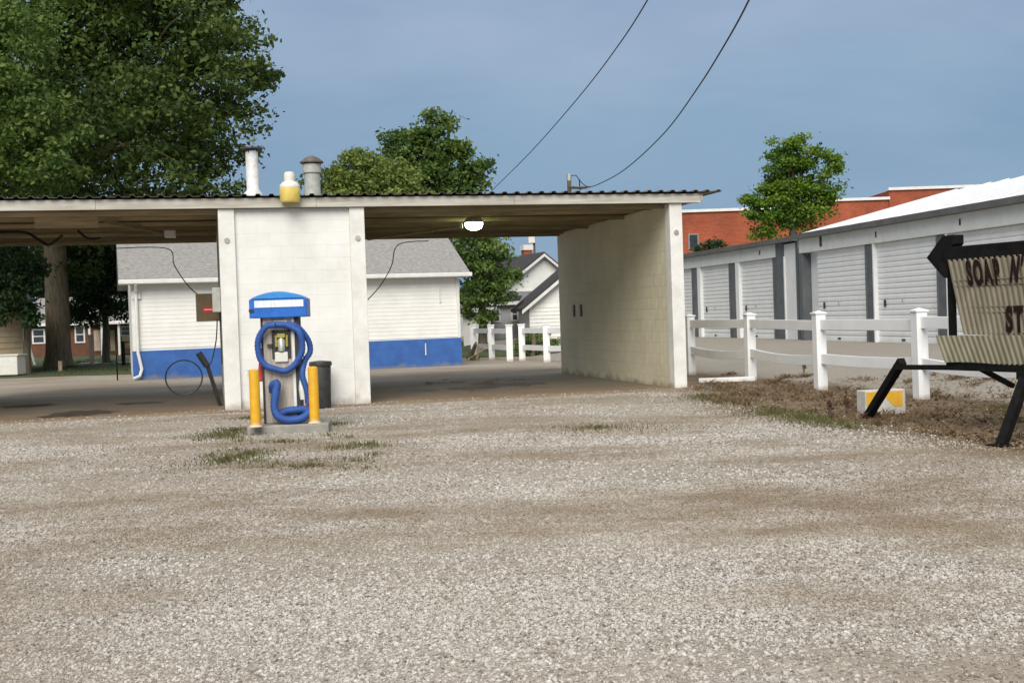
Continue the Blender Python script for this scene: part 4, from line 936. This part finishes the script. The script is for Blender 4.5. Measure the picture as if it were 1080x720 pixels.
# far white fence (two lengths)
def picket(name, label, pxs, ybs, ytop, D, rails):
    ps = [gp(px, yb) for px, yb in zip(pxs, ybs)]
    th = thing(name, label, 'fence', (0, 0, 0))
    for p in ps: MB().box(-.10, .10, -.10, .10, 0, 1.12).box(-.12, .12, -.12, .12, 1.121, 1.16).build('post', M['vinyl'], th, loc=(p.x, p.y, 0))
    for a, b_ in zip(ps, ps[1:]):
        for z in rails: MB().bar(a+Vector((0, 0, z)), b_+Vector((0, 0, z)), .04, .16).build('rail', M['vinyl'], th)
picket('white_fence', 'left length of white rail fence behind the right bay', (500, 519, 538), (377, 379, 381), 343, 39, (.95, .42))
picket('white_fence', 'right length of white rail fence behind the right bay', (551, 577, 606), (380, 382, 383), 343, 39, (.95, .42))
# rubble of boards at the corner of the office
bp_ = thing('board_pile', 'broken wooden boards leaning at the right corner of the blue and white building', 'boards', gp(497, 380), 0)
for i in range(6): MB().bar((random.uniform(-.2, .2), random.uniform(-.2, .2), .02), (random.uniform(.1, .7), random.uniform(-.3, .3), random.uniform(.05, .6)), .12, .03).build('board', M['bark'] if i % 2 else M['timber'], bp_)

# ------------------------------------------------------------------ left background
th, a = flat_house('beige_house', 'tan sided house at the left edge behind the big oak', -60, 25, 330, 392, 43, M['beige'], M['greyroof'], [], .9, 7)
th.rotation_euler.z = R(24); _w = P(25, 330, 43).x-a.x; th.location.x += _w-_w*math.cos(R(24)); th.location.y -= _w*math.sin(R(24))
m = MB(); z = .5
w_ = P(25, 330, 43).x-a.x
while z < a.z-.05: m.prism([(0, 0, z), (0, -.035, z), (0, -.005, z+.2), (0, 0, z+.2)], (w_, 0, 0)); z += .2
m.build('siding', M['beige'], th, kind='stuff')
box(w_-.06, w_+.03, -.05, .05, .3, a.z).build('corner_board', M['trim'], th)
p = gp(12, 396.5)
tk = thing('utility_cabinet', 'pale grey box on the lawn in front of the tan house', 'cabinet', (p.x-.25, p.y-.4, 0), 0)
box(-.5, .62, 0, .7, .05, .68).build('cabinet', M['palewhite'], tk, bev=.02); box(-.55, .67, -.03, .73, .681, .73).build('lid', M['palewhite'], tk); box(-.9, -.52, .1, .6, .1, .62).build('side_unit', M['palewhite'], tk)
rh, a = flat_house('ranch_house', 'red brick ranch house with white porch beyond the oak', 20, 150, 343, 378, 70, M['shadedbrick'], M['shingle'], [(36, 46, 348, 361), (81, 88, 345, 360), (129, 138, 345, 353)], 1.6, 8)
for (u0, u1, mt) in ((100, 106, M['pinkdoor']), (110, 115, M['pinkdoor']), (117, 121, M['timber'])):
    p0 = P(u0, 370, 70); p1 = P(u1, 348, 70)
    box(p0.x-a.x, p1.x-a.x, -.06, -.005, p0.z, p1.z).build('door', mt, rh)
for u in (95, 108, 126, 139):
    p0 = P(u, 370, 68.5); box(p0.x-a.x-.06, p0.x-a.x+.06, -1.5, -1.38, 0, a.z-.1).build('porch_post', M['trim'], rh)
p0, p1 = P(92, 345, 68.5), P(150, 345, 68.5)
box(p0.x-a.x, p1.x-a.x, -1.7, -.43, a.z-.12, a.z-.02).build('porch_roof', M['trim'], rh)
p0 = gp(97, 382); box(p0.x-a.x-.14, p0.x-a.x+.14, -4, -3.8, 0, 1.2).build('porch_post', M['timber'], rh) if False else None
# picnic bench by the corner of the office
p = gp(134, 386); bn = thing('park_bench', 'tan slatted bench with black frame left of the blue and white building', 'bench', (p.x, p.y+1, 0), R(5))
for z in (.95, .68): box(-.45, .55, 0, .04, z, z+.20).build('slat', M['timber'], bn)
box(-.45, .55, -.4, 0, .42, .46).build('seat', M['black'], bn)
for x in (-.42, .5): box(x, x+.05, -.4, .05, 0, .95).build('leg', M['black'], bn)
box(-.1, .25, -.5, -.45, .1, .35).build('panel', M['greyvent'], bn)
p = gp(124, 401); tag(MB().tube([(p.x, p.y, 0), (p.x, p.y, .75)], .02, 6).build('marker_post', M['black']), 'thin black marker post at the edge of the lawn', 'post')
p = gp(64, 392); tag(MB().box(p.x-.06, p.x+.06, p.y-.05, p.y+.05, 0, .38).build('marker_post', M['timber']), 'short pale wooden stake at the foot of the big oak', 'post')
p = gp(97, 384); tag(MB().box(p.x-.09, p.x+.09, p.y-.05, p.y+.05, 0, 1.25).build('marker_post', M['pinkdoor']), 'pale square post on the lawn before the brick house', 'post')
p = gp(37, 385); tag(MB().tube([(p.x, p.y, 0), (p.x-.4, p.y, 1.6)], .05, 6).build('marker_post', M['trim']), 'thin white leaning pole left of the oak trunk', 'post')

# ------------------------------------------------------------------ trees
def leaf_cloud(clumps, n, size, flat=.6, shell=.55):
    """clumps: (x,y,z,r); returns quads spread through a ragged, clumpy volume"""
    C_ = np.array([c[:3] for c in clumps]); Rr = np.array([c[3] for c in clumps]); wgt = Rr**2.2; wgt = wgt/wgt.sum()
    # each clump is broken into twig sprays so that light and dark pockets and gaps show
    sprays = []; srad = []
    for c, r_, w_ in zip(C_, Rr, wgt):
        k = max(6, int(w_*n/85)); d = RNG.normal(size=(k, 3)); d /= np.linalg.norm(d, axis=1)[:, None]
        rad = r_*(shell+(1.08-shell)*RNG.random(k)**.7); p = c+d*rad[:, None]*np.array([1, 1, .85]); sprays.append(p); srad.append(RNG.uniform(.10, .22, k)*r_+size*1.3)
    S = np.concatenate(sprays); SR_ = np.concatenate(srad); idx = RNG.integers(0, len(S), n)
    off = RNG.normal(size=(n, 3))*.55; off *= np.array([1.1, 1.1, flat]); c = S[idx]+off*SR_[idx][:, None]
    # leaf orientation: mostly facing up/outwards with scatter
    nv = RNG.normal(size=(n, 3))*.8 + np.array([0, 0, .75]) + (off*.3); nv /= np.linalg.norm(nv, axis=1)[:, None]
    t = RNG.normal(size=(n, 3)); t -= (t*nv).sum(1)[:, None]*nv; t /= np.linalg.norm(t, axis=1)[:, None]; b = np.cross(nv, t)
    s = size*RNG.uniform(.55, 1.25, n)[:, None]
    V = np.stack([c-t*s*.55, c+b*s*.33+nv*s*.06, c+t*s*.6, c-b*s*.33+nv*s*.06], 1)
    sprayt = RNG.random(len(S)); tint = np.clip(.7*sprayt[idx]+.3*RNG.random(n), 0, 1)
    return V, tint
def quads(name, V, tint, mat, parent):
    n = len(V); me = bpy.data.meshes.new(name); me.vertices.add(n*4); me.vertices.foreach_set('co', V.astype(np.float32).ravel())
    me.loops.add(n*4); me.loops.foreach_set('vertex_index', np.arange(n*4, dtype=np.int32)); me.polygons.add(n)
    me.polygons.foreach_set('loop_start', np.arange(0, n*4, 4, dtype=np.int32)); me.update(calc_edges=True)
    a = me.attributes.new('tint', 'FLOAT', 'POINT'); a.data.foreach_set('value', np.repeat(tint, 4).astype(np.float32))
    me.materials.append(mat); o = bpy.data.objects.new(name, me); COL.objects.link(o); o.parent = parent; return o
def tree(name, label, base, tr, fork, clumps, n, size, leaf, bark, group=None, limbs=10, flare=1.5, shell=.55):
    base = Vector(base); th = thing(name, label, 'tree', base, 0, group)
    cl = [(c[0]-base.x, c[1]-base.y, c[2]-base.z, c[3]) for c in clumps]
    top = max(c[2] for c in cl); top_c = max(cl, key=lambda c: c[2])
    pts = [(0, 0, -.1), (0, 0, .25), (.02, 0, .9), (.05, 0, fork*.6), (0, 0, fork), (top_c[0]*.35, top_c[1]*.35, fork+(top-fork)*.5), (top_c[0]*.8, top_c[1]*.8, top)]
    rs = [tr*flare, tr*1.22, tr*1.04, tr*.96, tr*.85, tr*.45, tr*.08]
    P_ = smoothpts(pts, 5); Rs = [float(np.interp(i/5, range(len(rs)), rs)) for i in range(len(P_))]
    MB().tube(P_, Rs, 16).build('trunk', bark, th, smooth=True)
    m = MB(); ch = sorted(cl, key=lambda c: -c[3])[:limbs]
    for c in ch:
        s_ = Vector((0, 0, min(max(fork*.75, fork+.35*(c[2]-fork)*random.uniform(.2, .9)), top*.8))); e = Vector(c[:3]); mid = s_.lerp(e, .5)+Vector((random.uniform(-.1, .1), random.uniform(-.1, .1), .12))*(e-s_).length*.5
        q = smoothpts([s_, mid, e], 5); m.tube(q, [float(tr*.38*(1-i/len(q))+.02) for i in range(len(q))], 7)
        for k in range(3):
            a = q[random.randrange(4, len(q)-2)]; b_ = Vector(c[:3])+Vector([random.uniform(-.8, .8)*c[3] for _ in range(3)])
            m.tube([a, a.lerp(b_, .5)+Vector((0, 0, .1*c[3])), b_], [tr*.12, tr*.07, .012], 5)
    m.build('limbs', bark, th, smooth=True)
    V, t = leaf_cloud(cl, n, size, shell=shell); o = quads('crown', V, t, leaf, th); return th
def C(px, py, D, r): p = at(px, py, D); return (p.x, p.y, p.z, r)
tb_ = gp(62, 387)
big = [C(60, 120, 46, 3.0), C(130, 60, 47, 3.2), C(180, 40, 45, 2.5), C(222, 15, 46, 1.7), C(200, 110, 44, 2.3), C(262, 85, 45.5, 1.1), C(240, 140, 46, 1.6), C(140, 150, 43, 2.6), C(210, 175, 45, 1.5), C(165, 195, 43, 1.6),
       C(90, 190, 43, 2.2), C(30, 200, 44, 2.4), C(120, 215, 46, 1.8), C(232, 50, 44, 1.5), C(60, -40, 46, 3.4), C(160, -50, 46, 3.2), C(212, -40, 47, 2.0), C(-10, 40, 46, 3.2), C(-60, 120, 46, 3.2), C(110, -130, 46, 3.2), C(20, -120, 47, 3.0),
       C(100, 110, 50, 3.2), C(0, 150, 50, 3), C(170, 90, 50, 3.2), C(276, 70, 45, .65), C(228, 192, 44.5, .8), C(85, 250, 51, 1.7), C(115, 262, 50, 1.8), C(30, 255, 51, 1.8)]
tree('oak_tree', 'huge dark green oak towering behind the left bay with a thick trunk', tb_, .46, 6.3, big, 105000, .205, M['leafdark'], M['bole'], limbs=18)
tree('leafy_tree', 'lighter green leafy tree at the left edge of the picture', gp(-70, 396), .25, 4.2, [C(10, 110, 38, 1.7), C(-10, 60, 38, 1.8), C(40, 160, 38, 1.3), C(0, 175, 38, 1.6), C(-60, 120, 38, 2.2), C(60, 185, 38.5, .8), C(20, 30, 38.5, 1.3), C(-50, 40, 38, 2)], 26000, .16, M['leafmid'], M['bark'])
tree('slim_tree', 'slim dark trunked tree standing at the right end of the tan house', gp(29, 394), .12, 2.6, [C(5, 300, 41.5, 1.0), C(22, 312, 42, .6), C(12, 275, 42, 1.0), C(-20, 290, 42, 1.2), C(5, 330, 41.5, .35), C(33, 335, 41.5, .25)], 9000, .15, M['leafshade'], M['bark'], limbs=5, flare=1.2)
tree('dark_tree', 'deep green tree filling the gap between the oak trunk and the office', gp(112, 383), .14, 2.8, [C(105, 290, 52, 1.9), C(125, 310, 51, 1.2), C(90, 325, 52, .9), C(120, 270, 53, 1.9), C(105, 330, 51, .8), C(135, 290, 52, 1.2)], 15000, .17, M['leafshade'], M['bark'], limbs=6, flare=1.2)
bx = at(40, 340, 80)
tree('dark_tree', 'deep green tree directly behind the oak trunk above the brick house', (bx.x, 78, 0), .3, 3.5, [C(20, 290, 78, 3.0), C(55, 270, 78, 3.2), C(90, 300, 78, 2.8), C(-20, 280, 78, 3.2), C(110, 270, 78, 3.0), C(70, 320, 78, 1.6)], 20000, .26, M['leafshade'], M['bark'], limbs=6, flare=1.2)
# centre trees
c1 = at(445, 330, 56)
tree('maple_tree', 'mid green tree with open crown rising above the middle of the car wash roof', (c1.x+.6, 56, 0), .3, 5, [C(440, 150, 56, 1.15), C(425, 145, 56, .75), C(465, 150, 56, 1.1), C(455, 132, 56, .7), C(470, 175, 56, 1.2), C(490, 185, 56, .9), C(504, 180, 56, .5), C(420, 178, 56, 1.1), C(445, 190, 56, 1.5), C(480, 205, 56, 1.3), C(405, 180, 56, .6), C(478, 160, 56, .6), C(490, 160, 56, .4), C(430, 215, 56, 1.8), C(465, 230, 56, 1.9)], 17000, .22, M['leafmid'], M['bark'], limbs=12)
c2 = at(380, 330, 50)
tree('olive_tree', 'lower olive green bushy tree just right of the grey roof vent', (c2.x, 50, 0), .25, 4, [C(365, 190, 50, .9), C(385, 180, 50, .85), C(405, 195, 50, 1.0), C(350, 185, 50, .5), C(345, 200, 50, .8), C(425, 200, 50, .8), C(370, 215, 50, 1.6), C(400, 220, 50, 1.6), C(378, 168, 50, .5), C(392, 172, 50, .6), C(362, 176, 50, .55), C(415, 182, 50, .6), C(440, 205, 50, .7), C(350, 215, 50, 1.1)], 19000, .16, M['leafolive'], M['bark'])
c3 = at(508, 330, 48)
tree('shade_tree', 'dark leafy tree seen through the right bay beside the office gable', (c3.x, 48, 0), .16, 2.2, [C(505, 265, 48, 1.0), C(520, 285, 48, .9), C(500, 295, 48, 1.1), C(525, 262, 48, .7), C(510, 310, 48, .8), C(532, 305, 47.5, .5), C(495, 325, 48, .4), C(490, 260, 48.5, 1.2), C(512, 330, 47.5, .4), C(540, 290, 47.8, .25)], 12000, .14, M['leafmid'], M['bark'], limbs=8, flare=1.2)
# right tree
c4 = at(838, 320, 60)
tree('bright_tree', 'bright green young tree rising behind the storage buildings', (c4.x, 60, 0), .2, 5.2, [C(832, 160, 60, .9), C(820, 172, 60, .75), C(845, 178, 60, .8), C(872, 172, 60, .6), C(868, 195, 60, .85), C(850, 205, 60, .9), C(830, 200, 60, .9), C(815, 195, 60, .6), C(798, 222, 60, .6), C(805, 210, 60, .5), C(825, 228, 60, 1.1), C(855, 228, 60, 1.0), C(790, 212, 60, .3), C(880, 178, 60, .35), C(838, 150, 60, .5), C(850, 165, 60, .7), C(822, 185, 60, .8), C(840, 215, 60, 1.2), C(875, 215, 60, .5), C(818, 215, 60, .8), C(810, 238, 60, .8)], 19000, .17, M['leafbright'], M['bark'], limbs=10)
tree('small_shrub', 'small dark shrub top peeping over the far storage roof', (at(756, 300, 62).x, 62, 0), .08, 3.0, [C(752, 258, 62, .45), C(760, 264, 62, .5), C(740, 266, 62, .35)], 900, .16, M['leafshade'], M['bark'], limbs=3, flare=1.1)
tree('hedge_bush', 'green bush behind the far white fence in the right bay', gp(563, 376), .05, .5, [C(560, 363, 43, .45), C(570, 362, 43, .45), C(553, 366, 43, .3), C(580, 365, 43, .4)], 2200, .10, M['leafmid'], M['bark'], limbs=3, flare=1.1)
# far tree line at the horizon outside the gaps
def far_wood():
    V = []; T = []
    cl = []
    for x in np.arange(-160, 160, 6.5):
        if -28 < x < -18 or True: cl.append((x+random.uniform(-2, 2), 150+random.uniform(-10, 10), random.uniform(1.2, 2.6), random.uniform(3, 4.2)))
    V, t = leaf_cloud(cl, 24000, .75); o = quads('far_wood', V, t, M['leafshade'], None); tag(o, 'low distant tree line on the horizon', 'wood', kind='stuff')
far_wood()

# ------------------------------------------------------------------ poles and wires
p = at(600, 184, 62); up = thing('utility_pole', 'wooden utility pole top with looping wires behind the car wash roof', 'utility pole', (p.x, 62, 0))
MB().tube([(0, 0, 0), (0, 0, p.z)], [.16, .10], 12).build('pole', M['bark'], up)
MB().lathe([(.11, p.z-.35), (.13, p.z-.3), (.13, p.z+.02), (.05, p.z+.05)], 10).build('pole_cap', M['galv'], up)
def rel(x, y, D=62): q = at(x, y, D); return (q.x-p.x, q.y-62, q.z)
MB().tube(smoothpts([rel(600, 187), rel(607, 185), rel(611, 190), rel(616, 195), rel(622, 198)]), .022, 5).build('jumper_wire', M['wirem'], up)
MB().tube(smoothpts([rel(600, 198), rel(606, 197), rel(612, 200), rel(617, 197), rel(622, 197)]), .022, 5).build('jumper_wire', M['wirem'], up)
MB().tube([rel(611, 189), rel(611.5, 200)], .03, 5).build('insulator', M['wirem'], up)
box(-.02, .9, -.05, .05, p.z-.75, p.z-.63).build('cross_arm', M['bark'], up)
tag(MB().tube(smoothpts([at(600, 198, 61.8), at(617, 198, 61), at(632, 194, 59), at(660, 178, 54), at(700, 141, 46), at(735, 94, 38), at(765, 46, 31), at(790, 0, 26), at(830, -90, 19), at(900, -280, 12), Vector((6.5, 0, 9.2)), Vector((8.5, -18, 9.6))]), .022, 5).build('power_line', M['wirem']),
    'thick sagging overhead cable curving down to the utility pole', 'cable', 'overhead wires')
tag(MB().tube(smoothpts([Vector((-3.5, 75, 7.6)), at(500, 222, 66), at(515, 205, 62), at(560, 160, 50), at(610, 103, 39), at(650, 51, 31), at(683, 0, 26), at(730, -90, 19), at(820, -290, 12), Vector((5.0, 0, 9.2)), Vector((6.8, -18, 9.6))]), .016, 5).build('power_line', M['wirem']),
    'thin straight overhead wire descending behind the car wash roof at the left', 'cable', 'overhead wires')
q = at(563, 248, 78); lp2 = thing('utility_pole', 'thin distant pole with a pale box visible through the right bay', 'utility pole', (q.x, 78, 0))
MB().tube([(0, 0, 0), (0, 0, q.z+.9)], .07, 8).build('pole', M['bark'], lp2); box(-.35, .05, -.3, .1, q.z-.5, q.z+.1).build('transformer', M['palewhite'], lp2)

# ------------------------------------------------------------------ leaf litter and small debris on the verge (uncountable)
def litter():
    V = []; T = []
    n = 5200; py = RNG.uniform(402, 474, n); px = RNG.uniform(735, 1095, n); keep = py < 418+(px-735)*.165
    px, py = px[keep], py[keep]
    for x, y in zip(px, py):
        p = gp(x, y); s = random.uniform(.012, .04); a = random.uniform(0, 6.28); z = gz(p.x, p.y)+random.uniform(.004, .03)
        d = Vector((math.cos(a), math.sin(a), random.uniform(-.5, .5)))*s; e = Vector((-math.sin(a), math.cos(a), random.uniform(-.5, .5)))*s*.6; c = Vector((p.x, p.y, z))
        V.append([c-d, c-e, c+d, c+e])
    V = np.array([[list(q) for q in v] for v in V]); o = quads('leaf_litter', V, RNG.random(len(V)), M['dryb'], None)
    tag(o, 'dead leaves and crumbs of litter strewn over the dirt verge', 'litter', kind='stuff')
litter()
